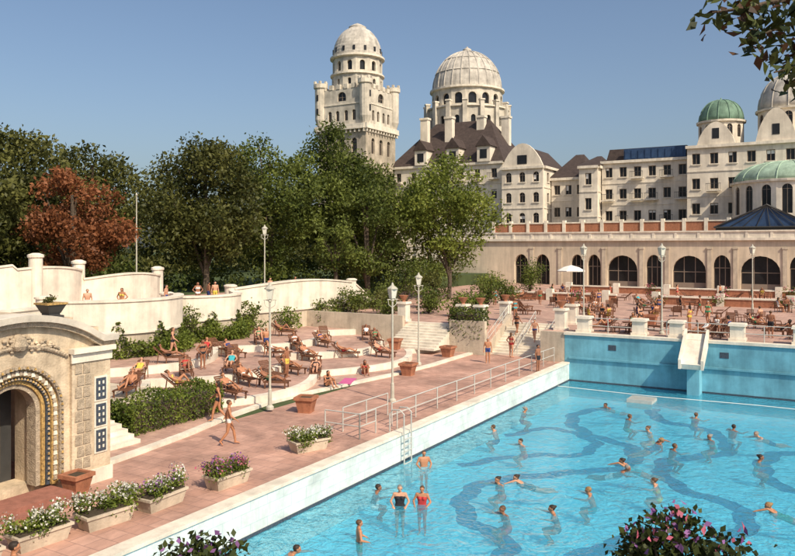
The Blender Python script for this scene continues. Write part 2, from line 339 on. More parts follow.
railing('terrace_railing',[(-15.0,49.5),(PX1,49.5)],2.0,sp=1.9)
# ---------------------------------------------------------------- sun terraces
def lobe(Y,ph): return abs(math.cos(pi*(Y-ph)/11))**.8
E=[lambda Y:-26.6+2.4*lobe(Y,30),lambda Y:-31+3.4*lobe(Y,32.5),lambda Y:-35+3.3*lobe(Y,30.5)]
def tz(X,Y):
    z=.0
    if X<-23.6:z=.12
    if Y<=25.6: return .8 if X<-27 else z
    for e,h in zip(E,(.45,.85,1.25)):
        if X<e(Y): z=h
    return z
g=G('sun_terrace',paving=PAVE2,kerbs=STONEW,risers=STONE)
base=[(x-.15,y) for x,y in kp]; g.prism('paving',base+[(-40,49.2),(-40,17.2)],-.05,.12)
for e,z0,z1 in zip(E,(.12,.45,.85),(.45,.85,1.25)):
    ys=[25.6+i*(49.3-25.6)/90 for i in range(91)]; ed=[(e(y),y) for y in ys]
    g.prism('paving',[(x-.3,y) for x,y in ed]+[(-40,49.3),(-40,25.6)],z0-.1,z1-.02)
    g.ribbon('kerbs',[(x-.15,y) for x,y in ed],.42,z0-.05,z1)
g.box('risers',-40,-27,17.2,25.6,.1,.8); g.done()
g=G('garden_steps',m=STONEW)
for i in range(5): g.box('m',-24.6-.36*i,-23.4-.36*i,17.6,20.1,.12,.12+.15*(i+1)) if i<4 else g.box('m',-27.2,-24.9,17.6,20.1,.12,.8)
put('garden_steps',g.joined(),0,0,0)
ys=[17+i*.2 for i in range(232)]
def wx(Y):
    for a,b,h in ((19,27,2.2),(27,36.2,3.9),(36.2,42.4,2.4),(42.4,63.2,1.9)):
        if a<=Y<b: return -39.6+h*math.sin(pi*(Y-a)/(b-a))**.5
    return -39.6
def wt(Y):
    if Y<27: return 4.3
    if Y<36.2: return 4.5
    if Y<42.4: return 4.25
    if Y<56: return 4.5+.45*math.sin((Y-42.4)/13.6*pi)
    return 4.5-2.2*math.sin(min(1,(Y-56)/7)*pi/2)
g=G('upper_terrace',paving=PAVE2,lawn=GROUNDM)
g.prism('paving',[(wx(y)-.2,y) for y in ys if y<=56]+[(-41,60),(-48,62),(-48,9),(-38,9)],.5,3.6)
g.box('lawn',-140,-48,9,110,0,3.55); g.done()
g=G('curved_terrace_wall',parapet=STONEW,base=STONE,cap=STONEW,piers=STONEW)
P=[(wx(y),y) for y in ys]; T=[wt(y) for y in ys]; Bz=[min(2.75,t-.9) for t in T]
g.ribbon('base',P,.36,.6,Bz); g.ribbon('parapet',P,.5,Bz,T); g.ribbon('cap',P,.66,T,[t+.12 for t in T]); g.ribbon('cap',P,.62,[b-.12 for b in Bz],Bz)
for y in (27,36.2,42.4,56): g.lathe('piers',wx(y)+.05,y,[(.42,.9),(.42,wt(y)+.2),(.5,wt(y)+.22),(.5,wt(y)+.32),(.3,wt(y)+.4)],18)
g.done()
g=G('garden_wall',wall=STONEW,cap=STONEW)
yy=[20+.25*i for i in range(83)]
gx=lambda y:-45.6+1.5*abs(math.sin(pi*(y-20)/6.9))**.6
gz=lambda y:(6.3 if y<28.5 else 6.0 if y<34 else 5.4)+.35*abs(math.sin(pi*(y-20)/6.9))
P=[(gx(y),y) for y in yy]; T=[gz(y) for y in yy]
g.ribbon('wall',P,.35,3.5,T); g.ribbon('cap',P,.5,T,[t+.12 for t in T])
for y,h in ((26.9,6.9),(29.6,7.2),(33.8,6.7),(40.6,6.1)): g.lathe('wall',gx(y),y,[(.42,3.5),(.42,h-.2),(.5,h-.15),(.5,h),(.2,h+.12)],18)
g.done()
# ---------------------------------------------------------------- raised far terrace
g=G('far_terrace',paving=PAVE2,walls=STONE,steps=STONEW,coping=STONEW)
g.box('paving',-17.6,30,49.3,111,-.1,2.0); g.box('paving',-21.8,-17.6,53.9,111,-.1,2.0); g.box('paving',-24.6,-21.8,49.6,111,-.1,2.0); g.box('paving',-28.6,-24.6,50.4,111,-.1,2.0); g.box('paving',-60,-28.6,49.6,111,-.1,2.0)
g.box('walls',-17.6,-15.92,49.0,49.3,0,2.0); g.box('walls',-24.6,-21.8,49.2,49.6,0,2.4); g.box('walls',-38.5,-28.6,49.31,49.6,0,2.5)
for x in (-21.95,-17.75): 
    g.hexa('walls',[(x,49.6,0),(x+.3,49.6,0),(x+.3,54,0),(x,54,0)],[(x,49.6,.7),(x+.3,49.6,.7),(x+.3,54,2.6),(x,54,2.6)])
for i in range(12): g.box('steps',-21.65,-17.75,50+.325*i,53.9,.0 if i==0 else .1667*i,.1667*(i+1))
for i in range(10): g.box('steps',-28.6,-24.6,46.8+.36*i,50.4,.4+.16*i,.4+.16*(i+1))
g.done()
railing('stair_railing',[(-21.8,49.7),(-21.8,53.9)],[.7,2.6],h=.8,sp=1.4); railing('stair_railing',[(-17.6,49.7),(-17.6,53.9)],[.7,2.6],h=.8,sp=1.4)
railing('stair_railing',[(-19.7,50.1),(-19.7,53.8)],[.17,2.0],h=.9,sp=1.4)
def pedestal(x,y,z,h=1.15,w=.62,vase=False):
    g=G('stone_pedestal',stone=STONEW,plants=TERRA)
    g.box('stone',-w/2-.08,w/2+.08,-w/2-.08,w/2+.08,0,.16); g.box('stone',-w/2,w/2,-w/2,w/2,.16,h-.16); g.box('stone',-w/2-.1,w/2+.1,-w/2-.1,w/2+.1,h-.16,h,.03)
    if vase: g.lathe('plants',0,0,[(.16,h),(.12,h+.08),(.34,h+.42),(.38,h+.48),(.3,h+.46)],12)
    put('stone_pedestal',g.joined(),x,y,z)
for x in (-14.8,-11.2,-8.9,-5.4,-2.0,1.5): pedestal(x,49.85,2.03,1.05,.8)
for x,y in ((-22.6,50.3),(-24,50.3),(-16.6,50.4),(-22.4,54.5),(-17.1,54.5),(-29,50.2)): pedestal(x,y,2.0,1.5,.7,True)
g=G('low_terrace_wall',body=TERRA,cap=STONEW)
for y,x0,x1 in ((78,-33,-20),(78,-16,12),(94,-30,14)):
    g.box('body',x0,x1,y,y+.5,2.0,2.7); g.box('cap',x0-.1,x1+.1,y-.08,y+.58,2.7,2.84)
    for k in range(int((x1-x0)/6)+1): g.box('cap',x0+6*k-.35,x0+6*k+.35,y-.12,y+.62,2.0,3.2)
g.done()
# ---------------------------------------------------------------- arcade
g=G('arcade_building',walls=PLASTER,cornice=STONEW,glazing=GLASS,mullions=FRAME,red_parapet=TERRA,pilasters=STONE)
g.M=Matrix.Translation((-56,110,0))
ops=[]
for xc,hw in ((-42.6,1.15),(-39.2,1.15),(-33.8,1.0),(-31.3,1.0),(-27.2,2.15),(-22.8,1.1),(-18.1,2.2),(-13.9,1.1),(-9.2,2.4),(-4.6,1.15),(-.2,2.3),(4.4,1.15),(9,2.3),(14,1.15),(19,2.3)):
    ops.append((xc+56,hw,2.0,4.9 if hw<1.5 else 4.3,1.7 if hw<1.5 else 2.2))
big=[o for o in ops if o[1]>1.5]; 
g.wall('walls',80,2.0,8.6,.9,ops,'glazing','mullions',.75,mull=2,fw=.1)
for o in big: g.box('mullions',o[0]-o[1],o[0]+o[1],.64,.745,2.0,2.75); 
for a,b in zip(ops[:-1],ops[1:]):
    x=(a[0]+a[1]+b[0]-b[1])/2
    if b[0]-b[1]-a[0]-a[1]>.9: g.box('pilasters',x-.28,x+.28,-.14,0,2.0,7.4); g.box('pilasters',x-.36,x+.36,-.2,.0,7.4,7.65)
g.box('cornice',-.3,80.3,-.35,.7,8.6,8.95); g.box('cornice',-.1,80.1,-.12,.1,8.95,9.75); g.box('cornice',-.2,80.2,-.25,.22,9.75,9.95)
g.box('walls',0,80,.9,12,8.3,8.6); g.box('walls',0,.5,.9,12,2,8.3)
for k in range(27): g.box('cornice',3*k,3*k+.35,-.2,.18,8.95,9.75)
g.box('red_parapet',6,80,6,6.4,8.6,11.4)
for k in range(25): g.box('cornice',6+3*k,6.5+3*k,5.85,6.5,8.6,11.9)
g.box('cornice',6,80,5.9,6.5,11.4,11.6)
g.done()
# ---------------------------------------------------------------- hotel blocks
def facade(g,ox,oy,rz,L,z0,z1,ns,nw,ww=.55,hh=1.7,arch=0.,bal=(),th=.5):
    g.face(ox,oy,rz); sh=(z1-z0)/ns
    for k in range(ns):
        a=z0+sh*k; b=a+sh; sp=L/nw
        ops=[(sp*(i+.5),ww,a+sh*.28,a+sh*.28+min(hh,sh*.55),arch) for i in range(nw)]
        g.wall('walls',L,a,b,th,ops,'windows','frames',.3,fw=.09)
        for i,o in enumerate(ops):
            g.box('trim',o[0]-ww-.15,o[0]+ww+.15,-.14,0,o[2]-.16,o[2])
            if R.random()<.25: g.box('curtain',o[0]-ww+.02,o[0]+(ww if R.random()<.5 else 0)-.02,.26,.29,o[3]-R.uniform(.3,1.0),o[3]-.1)
            if (k,i) in bal or (k,-1) in bal:
                g.box('trim',o[0]-ww-.5,o[0]+ww+.5,-1.0,-.15,o[2]-.4,o[2]-.22)
                for q in range(9): g.box('iron',o[0]-ww-.45+q*(2*ww+.85)/8,o[0]-ww-.41+q*(2*ww+.85)/8,-.98,-.94,o[2]-.22,o[2]+.75)
                g.box('iron',o[0]-ww-.5,o[0]+ww+.5,-1.0,-.92,o[2]+.75,o[2]+.82)
        if k: g.box('trim',0,L,-.1,0,a-.1,a+.08)
    g.box('trim',-.2,L+.2,-.4,0,z1-.3,z1+.15)
    g.M=Matrix.Identity(4)
def hotel(name,x0,x1,y0,y1,z0,z1,ns,nw,ridge=None,wallm=None,roofm=None,nside=3,**k):
    g=G(name,walls=wallm or PLASTERW,trim=STONEW,windows=GLASS,frames=FRAME,roof=roofm or ROOFD,iron=IRON,curtain=CLOTH)
    facade(g,x0,y0,0,x1-x0,z0,z1,ns,nw,**k)
    facade(g,x1,y0+.5,pi/2,y1-y0-.5,z0,z1,ns,nside)
    g.box('walls',x0,x0+.5,y0+.5,y1,z0,z1); g.box('walls',x0+.5,x1-.5,y1-.5,y1,z0,z1)
    if ridge is None: g.box('roof',x0+.5,x1-.5,y0+.5,y1-.5,z1-.4,z1)
    else:
        h=min(y1-y0,x1-x0)/2*.75
        g.add('roof',[(x0-.4,y0-.4,z1+.15),(x1+.4,y0-.4,z1+.15),(x1+.4,y1+.4,z1+.15),(x0-.4,y1+.4,z1+.15),(x0+h,(y0+y1)/2,ridge),(x1-h,(y0+y1)/2,ridge)],[(0,1,5,4),(1,2,5),(2,3,4,5),(3,0,4),(3,2,1,0)])
    return g
g=hotel('hotel_wing',-78,-54,130,146,0,23.5,6,7,33.0,bal=((5,-1),))
for x,y in ((-73,133),(-68,134),(-62,136),(-58,139)): g.box('walls',x,x+1.6,y,y+1.2,26,33.2); g.box('trim',x-.15,x+1.75,y-.15,y+1.35,33.2,33.6)
for x in (-71,-64,-57.6):
    g.box('walls',x-1.3,x+1.3,129.4,134,23.7,26.6); g.add('roof',[(x-1.6,129.1,26.6),(x+1.6,129.1,26.6),(x+1.6,136,26.6),(x-1.6,136,26.6),(x,129.1,28.6),(x,136,28.6)],[(0,1,4),(1,2,5,4),(3,0,4,5),(2,3,5)])
    g.box('windows',x-.7,x+.7,129.36,129.4,24.3,26)
g.done()
g=hotel('gabled_hotel_block',-53.3,-45.5,128,142,0,22,6,3,None,arch=.5,hh=1.3)
n=12; gp=[(-53.3+7.8*i/n,22.15+(4.2*math.sin(pi*i/n)**.8 if 0<i<n else 0)) for i in range(n+1)]
g.add('walls',[(x,128,z) for x,z in gp]+[(x,128.5,z) for x,z in gp],[tuple(range(n+1)),tuple(range(2*n+1,n,-1))]+[(i,i+n+1,i+n+2,i+1) for i in range(n)])
g.add('roof',[(-53.3,128.5,22.1),(-45.5,128.5,22.1),(-45.5,142,22.1),(-53.3,142,22.1),(-49.4,128.5,26),(-49.4,142,26)],[(0,1,4),(1,2,5,4),(3,0,4,5),(2,3,5)])
g.box('windows',-50.3,-48.5,127.95,128.0,22.6,24.2); g.done()
g=hotel('stepped_hotel_block',-45.3,-39,132,146,0,20,5,3,25,roofm=ROOFD)
g.done()
g=hotel('low_hotel_block',-39,-35.8,128,142,0,21.5,5,1,24,hh=2.); g.done()
g=hotel('hotel_main_block',-35.6,-21.2,130,148,0,22.3,6,6,None,bal=((3,1),(3,4),(4,0),(4,2),(4,3),(4,5),(5,2),(5,4)),ww=.6)
g.box('roof',-35.2,-21.5,131.2,147,22.45,24.6,.5); g.done()
bb=G('roof_frieze',m=BLUER)
bb.box('m',-32,-22.0,130.6,131.0,22.5,24.4)
for k in range(9): bb.box('m',-31.8+1.1*k,-31.2+1.1*k,130.5,130.58,22.7,24.2)
put('roof_frieze',bb.joined(),0,0,0)
g=hotel('hotel_corner_block',-21,16,126,145,0,23.5,6,14,None,bal=((4,1),(4,4)),ww=.6)
for cx,w,h in ((-16.8,5.6,3.6),(-8.4,5.6,5.0),(6,5,4.5)):
    n=14; gp=[(cx-w/2*1.0+w*i/n,23.6+h*math.sin(pi*i/n)**.7 if 0<i<n else 23.6) for i in range(n+1)]
    g.add('walls',[(x,126,z) for x,z in gp]+[(x,127,z) for x,z in gp],[tuple(range(n+1)),tuple(range(2*n+1,n,-1))]+[(i,i+n+1,i+n+2,i+1) for i in range(n)])
    g.box('windows',cx-.5,cx+.5,125.95,126.0,24.6,26.2)
g.done()
def turret(name,x,y,z0,r,zd,zt,m=COPPER,n=12,z00=0,rib=COPPER):
    g=G(name,walls=PLASTERW,dome=m,ribs=rib,windows=GLASS,frames=FRAME,trim=STONEW)
    ap=r*math.cos(pi/n); L=2*r*math.sin(pi/n)
    for k in range(n):
        g.M=Matrix.Translation((x,y,0))@Matrix.Rotation(2*pi*k/n,4,'Z')@Matrix.Translation((-L/2,-ap,0))
        g.wall('walls',L,z00,z0,.3); g.wall('walls',L,z0,zd,.3,[(L/2,L*.24,z0+.4,zd-.4-L*.24,L*.24)],'windows','frames',.2,fw=.05)
    g.M=Matrix.Identity(4)
    g.lathe('trim',x,y,[(r+.3,zd),(r+.35,zd+.3),(r,zd+.35)],24)
    h=zt-zd-.35; pr=[(r*.98*math.cos(a)**.8 if a<1.5 else .12,zd+.35+h*.9*math.sin(a)) for a in [pi/2*i/9 for i in range(10)]]
    g.lathe('dome',x,y,pr+[(.1,zt)],24,True)
    for k in range(n):
        a=2*pi*k/n; g.tube('ribs',[(x+(q+.02)*math.cos(a),y+(q+.02)*math.sin(a),z) for q,z in pr],.1,5)
    return g
turret('green_domed_turret',-16.6,130.5,24.6,3.4,27.4,31.6,z00=20).done()
turret('grey_domed_turret',-6.8,131.5,24.5,4.6,28.6,35.0,m=DOMEM,z00=20,rib=DOMEM).done()
g=turret('round_pavilion',-6.4,124.8,12.,7.9,16.9,20.6,n=18,z00=8.3,m=COPPERP,rib=COPPERP); g.done()
g=G('glass_canopy',glass=BLUER,frame=IRON)
g.add('glass',[(-15.0,112.3,10.4),(-3,112.3,10.4),(-8.6,112.3,13.2),(-15.0,115.6,10.4),(-3,115.6,10.4),(-8.6,115.6,13.2)],[(0,1,2),(0,2,5,3),(1,4,5,2),(3,5,4)])
for t in range(8): g.tube('frame',[(-15.0+1.7*t,112.2,10.4),(-8.6,112.2,13.3)],.05,5)
g.tube('frame',[(-15.2,112.2,10.4),(-8.6,112.2,13.4),(-2.8,112.2,10.4),(-15.2,112.2,10.4)],.12,5); g.box('frame',-15.0,-3,112.4,115.5,8.6,10.35); g.done()
# ---------------------------------------------------------------- left tower
tx,ty=-83.,125.2; g=G('domed_square_tower',body=TOWERM,dome=DOMEM,windows=GLASS,frames=FRAME,trim=STONEW,lower=TOWERB)
a=5.5
for k in range(4):
    g.M=Matrix.Translation((tx,ty,0))@Matrix.Rotation(pi/2*k,4,'Z')@Matrix.Translation((-a,-a,0))
    L=2*a
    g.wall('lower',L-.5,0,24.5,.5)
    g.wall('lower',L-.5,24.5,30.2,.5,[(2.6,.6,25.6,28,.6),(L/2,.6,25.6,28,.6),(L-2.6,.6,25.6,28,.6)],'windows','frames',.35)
    g.box('trim',-.5,L+.0,-.7,0,30.2,30.5); g.box('trim',-.5,L,-.6,0,30.5,31.2)
    for q in range(12): g.box('trim',-.3+q,-.05+q,-.55,-.1,29.6,30.2)
    g.wall('body',L-.5,31.2,35.2,.5,[(2.7,.42,32,33.6,.42),(L/2-1,.42,32,33.6,.42),(L/2+1,.42,32,33.6,.42),(L-2.7,.42,32,33.6,.42)],'windows','frames',.3)
    g.wall('body',L-.5,35.2,38.2,.5,[(L/2,1.0,35.8,36.6,1.0)],'windows','frames',.3)
    g.box('trim',0,L,-.12,0,35.1,35.35)
    for q in range(6): g.box('body',.8+q*1.75,1.6+q*1.75,-.1,.5,38.2,39.1)
    g.M=Matrix.Translation((tx,ty,0))@Matrix.Rotation(pi/2*k,4,'Z')@Matrix.Translation((-a+.3,-a+.3,0))
    g.lathe('body',0,0,[(.6,31),(1.1,32.6),(1.15,38.6),(1.4,38.8),(1.4,39.6),(1.0,39.6),(1.0,39.0)],12)
    for q in range(6):
        an=q*pi/3; g.box('body',1.2*math.cos(an)-.2,1.2*math.cos(an)+.2,1.2*math.sin(an)-.2,1.2*math.sin(an)+.2,39.6,40.1)
    for zz in (33.5,36.2): g.box('windows',-.2,.2,-1.18,-1.0,zz,zz+1.2)
g.M=Matrix.Identity(4); g.box('body',tx-a+.5,tx+a-.5,ty-a+.5,ty+a-.5,37.4,38.2)
def drum(g,p,x,y,z0,z1,r,n,hw,zs,zp,th=.6,glass='windows'):
    ap=r*math.cos(pi/n); L=2*r*math.sin(pi/n)
    for k in range(n):
        g.M=Matrix.Translation((x,y,0))@Matrix.Rotation(2*pi*(k+.5)/n,4,'Z')@Matrix.Translation((-L/2,-ap,0))
        g.wall(p,L,z0,z1,th,[(L/2,hw,zs,zp,hw)],glass,None,th*.8)
    g.M=Matrix.Identity(4)
drum(g,'body',tx,ty,38.2,41.2,5.1,12,.35,39.2,40.1); g.lathe('trim',tx,ty,[(5.1,41.2),(5.4,41.3),(5.4,41.6),(4.9,41.62)],28)
drum(g,'body',tx,ty,41.6,44.6,4.95,12,.5,42.0,43.4); g.lathe('trim',tx,ty,[(5.0,44.6),(5.45,44.75),(5.45,45.1),(4.9,45.12)],28)
prof=[]
for i in range(9):
    t=i/9; rr=4.85*math.sqrt(max(0,1-(t*.93)**2.1)); z=45.1+5.9*t; prof+=[(rr+.07,z),(rr,z+.1)]
prof+=[(1.7,51.1),(1.75,51.4),(.9,51.9),(.2,52.2)]
g.lathe('dome',tx,ty,prof,28)
for k in range(14):
    an=2*pi*(k+.5)/14; g.M=Matrix.Translation((tx,ty,0))@Matrix.Rotation(an,4,'Z'); g.box('windows',4.45,4.95,-.22,.22,45.8,46.7)
g.M=Matrix.Identity(4); 
P=[(tx+a+.05+R.uniform(0,.4),ty+R.uniform(-5.5,5.5),R.uniform(14,24.5)-abs(R.gauss(0,2))) for _ in range(1500)]+[(tx+R.uniform(1,5.7),ty-a-.05-R.uniform(0,.4),R.uniform(14,23)) for _ in range(700)]
g.done([('ivy',leaves('tower_ivy',np.array(P),.6,[LEAFM]))])
# ---------------------------------------------------------------- big dome
dx,dy=-70.6,149.9; g=G('great_dome_building',body=TOWERM,dome=DOMEM,windows=GLASS,trim=STONEW)
g.lathe('body',dx,dy,[(9.2,0),(9.2,32)],28); drum(g,'body',dx,dy,32,37,8.9,16,.5,33.2,34.8)
g.lathe('trim',dx,dy,[(8.8,37),(9.2,37.1),(9.2,37.4),(8.0,37.42)],32)
for k in range(16):
    an=2*pi*(k)/16; g.M=Matrix.Translation((dx,dy,0))@Matrix.Rotation(an,4,'Z'); g.box('body',8.5,9.5,-.5,.5,30,38.2,.05); g.box('trim',8.4,9.6,-.55,.55,38.2,38.5)
drum(g,'body',dx,dy,37.4,41.2,7.7,16,.85,37.9,39.4); g.lathe('trim',dx,dy,[(7.7,41.2),(8.15,41.3),(8.15,41.7),(7.5,41.72)],40)
prof=[(7.5*math.cos(pi/2*i/14*.93),41.7+8.6*math.sin(pi/2*i/14*.96)) for i in range(15)]
g.lathe('dome',dx,dy,prof+[(.9,50.4),(.95,50.9),(.3,51.3),(.08,51.6)],48,False)
for k in range(24):
    an=2*pi*k/24; g.tube('dome',[(dx+q*math.cos(an),dy+q*math.sin(an),z+.02) for q,z in prof],.16,5)
for i in (4,8): 
    q,z=prof[i]; g.lathe('dome',dx,dy,[(q+.05,z-.1),(q+.18,z),(q-.05,z+.2)],48)
g.done()
# ---------------------------------------------------------------- portal pavilion (left)
g=G('portal_pavilion',walls=PORT,carving=STONED,trim=STONEW,gilding=GOLD,mosaic_panels=MOSD,roof=PORT,dark_door=IRON)
PXF=-21.15; yc=13.6; y0=10.4; Lp=6.4
g.M=Matrix.Translation((PXF,y0,0))@Matrix.Rotation(pi/2,4,'Z')   # local x = +Y, local y = -X
cx=yc-y0
g.wall('walls',Lp,0,4.45,.55,[(cx,1.5,0,2.65,1.5)])
def archring(p,r0,r1,y0_,y1_,zs=2.65,zb=0.3,n=20):
    pts=[(-math.cos(pi*i/n),math.sin(pi*i/n)) for i in range(n+1)]
    for i in range(n):
        (a,b),(c,d)=pts[i],pts[i+1]
        q=lambda r,u,v,y:(cx+r*u,y,zs+r*v)
        g.hexa(p,[q(r0,a,b,y0_),q(r1,a,b,y0_),q(r1,a,b,y1_),q(r0,a,b,y1_)],[q(r0,c,d,y0_),q(r1,c,d,y0_),q(r1,c,d,y1_),q(r0,c,d,y1_)])
    for sg in (-1,1):
        a,b=sorted((cx+sg*r0,cx+sg*r1)); g.box(p,a,b,y0_,y1_,zb,zs)
archring('carving',1.38,1.5,-.06,.5); archring('gilding',1.16,1.379,.06,.5); archring('mosaic_panels',1.04,1.159,.14,.6); archring('gilding',.93,1.039,.22,.6); archring('carving',.78,.929,.3,.75)
for r,n,sz,pp in ((1.27,30,.065,'trim'),(1.1,34,.035,'gilding'),(1.44,34,.035,'gilding')):
    yy={1.27:.06,1.1:.14,1.44:-.06}[r]
    for i in range(n+1):
        t=pi*i/n; x=cx-r*math.cos(t); z=2.65+r*math.sin(t)
        g.box(pp if i%2 else 'carving',x-sz,x+sz,yy-.05,yy,z-sz,z+sz,.015)
    for k in range(14):
        for sg in (-1,1): x=cx+sg*r; z=.5+k*.155; g.box(pp if k%2 else 'carving',x-sz,x+sz,yy-.05,yy,z-sz,z+sz,.015)
g.box('dark_door',cx-.8,cx+.8,1.6,1.66,.3,3.5); g.box('walls',cx-1.6,cx-.93,.6,1.6,0,4.3);g.box('walls',cx+.93,cx+1.6,.6,1.6,0,4.3); g.box('roof',cx-.93,cx+.93,.8,1.6,.0,.3); g.box('walls',cx-.93,cx+.93,.9,1.6,3.6,4.3)
for xx in (cx-.4,cx+.1): g.box('gilding',xx,xx+.3,1.55,1.59,.6,2.8)
for sg in (-1,1):
    a,b=sorted((cx+sg*1.75,cx+sg*3.2)); g.box('walls',a,b,-.12,-.0,0,4.3); g.box('trim',a-.04,b+.04,-.2,-.12,0,.45); g.box('trim',a-.04,b+.04,-.18,-.12,4.0,4.3)
    for u0,u1 in ((cx+sg*2.62,cx+sg*3.0),):
        u0,u1=sorted((u0,u1))
        for z0,z1 in ((1.0,1.7),(1.85,2.55),(2.7,3.4)):
            g.box('trim',u0-.06,u1+.06,-.15,-.12,z0-.06,z1+.06)
            g.box('mosaic_panels',u0,u1,-.17,-.15,z0,z1)
            for q in range(3): 
                for w_ in (-.11,.05): g.box('trim',(u0+u1)/2+w_,(u0+u1)/2+w_+.06,-.18,-.17,z0+.1+q*.2,z0+.2+q*.2)
    u0,u1=sorted((cx+sg*1.85,cx+sg*2.45))
    for k in range(9): 
        for w_ in range(2): 
            uu=u0+.3*w_+(.08 if k%2 else 0); g.box('carving',uu,min(u1,uu+.26),-.15,-.12,.6+.38*k,.92+.38*k,.012)
n=36
for i in range(n):
    t=-1+2*i/(n-1); x=cx+t*1.6; z=4.22+.42*(1-t*t)
    g.lathe('carving',x,-.02,[(.06,z),(.1,z+.06),(.05,z+.12)],6)
for i in range(90):
    t=R.uniform(-1,1); x=cx+t*1.35; z=4.44+R.uniform(.05,.5)*(1-t*t)+.05; q=R.uniform(.04,.09); 
    g.lathe('carving' if i%3 else 'walls',x,-.03,[(q*.6,z),(q,z+q*.5),(q*.8,z+q),(q*.2,z+q*1.4)],7)
g.lathe('carving',cx,-.05,[(.2,4.62),(.27,4.75),(.2,4.95),(.05,5.1)],10)
m_=24; xs=[-.15+(Lp+.3)*i/m_ for i in range(m_+1)]
def ped(x): 
    t=(x-cx)/(Lp/2+.15); return 4.62+.85*max(0,1-(t/.8)**2)**.8 if abs(t)<.8 else 4.62
for i in range(m_):
    u,w=xs[i],xs[i+1]; c,d=ped(u),ped(w)
    g.hexa('walls',[(u,.02,4.45),(w,.02,4.45),(w,.5,4.45),(u,.5,4.45)],[(u,.02,c),(w,.02,d),(w,.5,d),(u,.5,c)])
    g.hexa('trim',[(u,-.35,c),(w,-.35,d),(w,.55,d),(u,.55,c)],[(u,-.42,c+.2),(w,-.42,d+.2),(w,.6,d+.2),(u,.6,c+.2)])
    g.hexa('carving',[(u,-.2,c-.16),(w,-.2,d-.16),(w,.0,d-.16),(u,.0,c-.16)],[(u,-.22,c-.001),(w,-.22,d-.001),(w,.0,d-.001),(u,.0,c-.001)])
for sg in (-1,1):
    a,b=sorted((cx+sg*1.7,cx+sg*3.3)); g.box('trim',a,b,-.3,0,4.3,4.46)
g.M=Matrix.Identity(4)
g.box('walls',-31,PXF-.56,16.3,16.8,0,4.45); g.box('walls',-31,PXF-.56,9,9.5,0,4.45); g.box('roof',-31,PXF-.6,9,16.9,4.46,5.0); g.box('roof',-31,PXF-1.0,9.3,16.2,5.0,5.35); g.box('trim',-31,PXF-.6,16.8,17.0,4.3,4.62)
g.done()
g=G('portal_steps',m=REDST)
for k in range(2): g.box('m',PXF,PXF+1.5-.45*k,11.0+.3*k,15.0-.3*k,.15*k,.15*(k+1))
put('portal_steps',g.joined(),0,0,0)
g=G('roof_planter',pot=IRON,rim=GOLD,soil=SOIL)
g.M=Matrix.Translation((-22.6,15.7,5.35))@Matrix.Scale(.72,4); g.box('pot',-.4,.4,-.4,.4,0,.12); g.box('pot',-.28,.28,-.28,.28,.12,.22); g.hexa('pot',[(-.3,-.3,.22),(.3,-.3,.22),(.3,.3,.22),(-.3,.3,.22)],[(-.48,-.48,.62),(.48,-.48,.62),(.48,.48,.62),(-.48,.48,.62)]); g.box('rim',-.52,.52,-.52,.52,.62,.7)
g.done()
shrub('roof_planter_foliage',-22.6,15.7,5.8,.3,.3,LEAFD,8,.08,1500)
# ---------------------------------------------------------------- planters & pots
def planter(x,y,rz,fl,sc=1.):
    g=G('flower_planter',(x,y,.004),rz,trough=STONE,soil=SOIL)
    g.hexa('trough',[(-.62,-.26,0),(.62,-.26,0),(.62,.26,0),(-.62,.26,0)],[(-.72,-.33,.36),(.72,-.33,.36),(.72,.33,.36),(-.72,.33,.36)])
    g.box('trough',-.76,.76,-.37,.37,.36,.43); g.box('soil',-.68,.68,-.3,.3,.43,.46)
    cs=[(R.uniform(-.75,.75),R.uniform(-.33,.33),R.uniform(.36,.82)) for _ in range(26)]; rs=[R.uniform(.16,.32) for _ in cs]
    P,Sh=clumps(cs,rs,1500,.9); mi=np.zeros(len(P),int); k=int(len(P)*.2); idx=np.argsort(-(P[:,2]+NR.uniform(0,.6,len(P))))[:k]; mi[idx]=1+NR.randint(0,len(fl),k)
    g.done([('flowers',leaves('flowers',P,.08,[LEAFH]+fl,mi,Sh,asp=.7))])
for x,y,rz,fl in ((-17.9,12.1,1.5,[FLW]),(-17.6,13.9,1.45,[FLW]),(-17.4,15.7,1.6,[FLW,FLW,FLP]),(-17.1,18.2,1.5,[FLK,FLP]),(-17.4,22.9,1.2,[FLW]),(-17.9,10.2,1.5,[FLW])): planter(x,y,rz,fl)
g=G('terracotta_pot',pot=TERRA,soil=SOIL)
g.hexa('pot',[(-.28,-.28,0),(.28,-.28,0),(.28,.28,0),(-.28,.28,0)],[(-.4,-.4,.6),(.4,-.4,.6),(.4,.4,.6),(-.4,.4,.6)]); 
for a,b,c,d in ((-.46,.46,-.46,-.34),(-.46,.46,.34,.46),(-.46,-.34,-.34,.34),(.34,.46,-.34,.34)): g.box('pot',a,b,c,d,.6,.74)
g.box('soil',-.34,.34,-.34,.34,.6,.66); g.box('pot',-.3,.3,-.3,.3,-.0,.06); POT=g.joined()
for x,y,z,r in ((-20.6,15.2,0,.1),(-21.5,28.1,0,.3),(-22.4,39.3,0,.1),(-27.3,46.,.45,.2),(-23.4,46.6,.12,0),(-19,60,2,0),(-12,57,2,0)): put('terracotta_pot',POT,x,y,z+.005,r,.85 if y<20 else 1.)
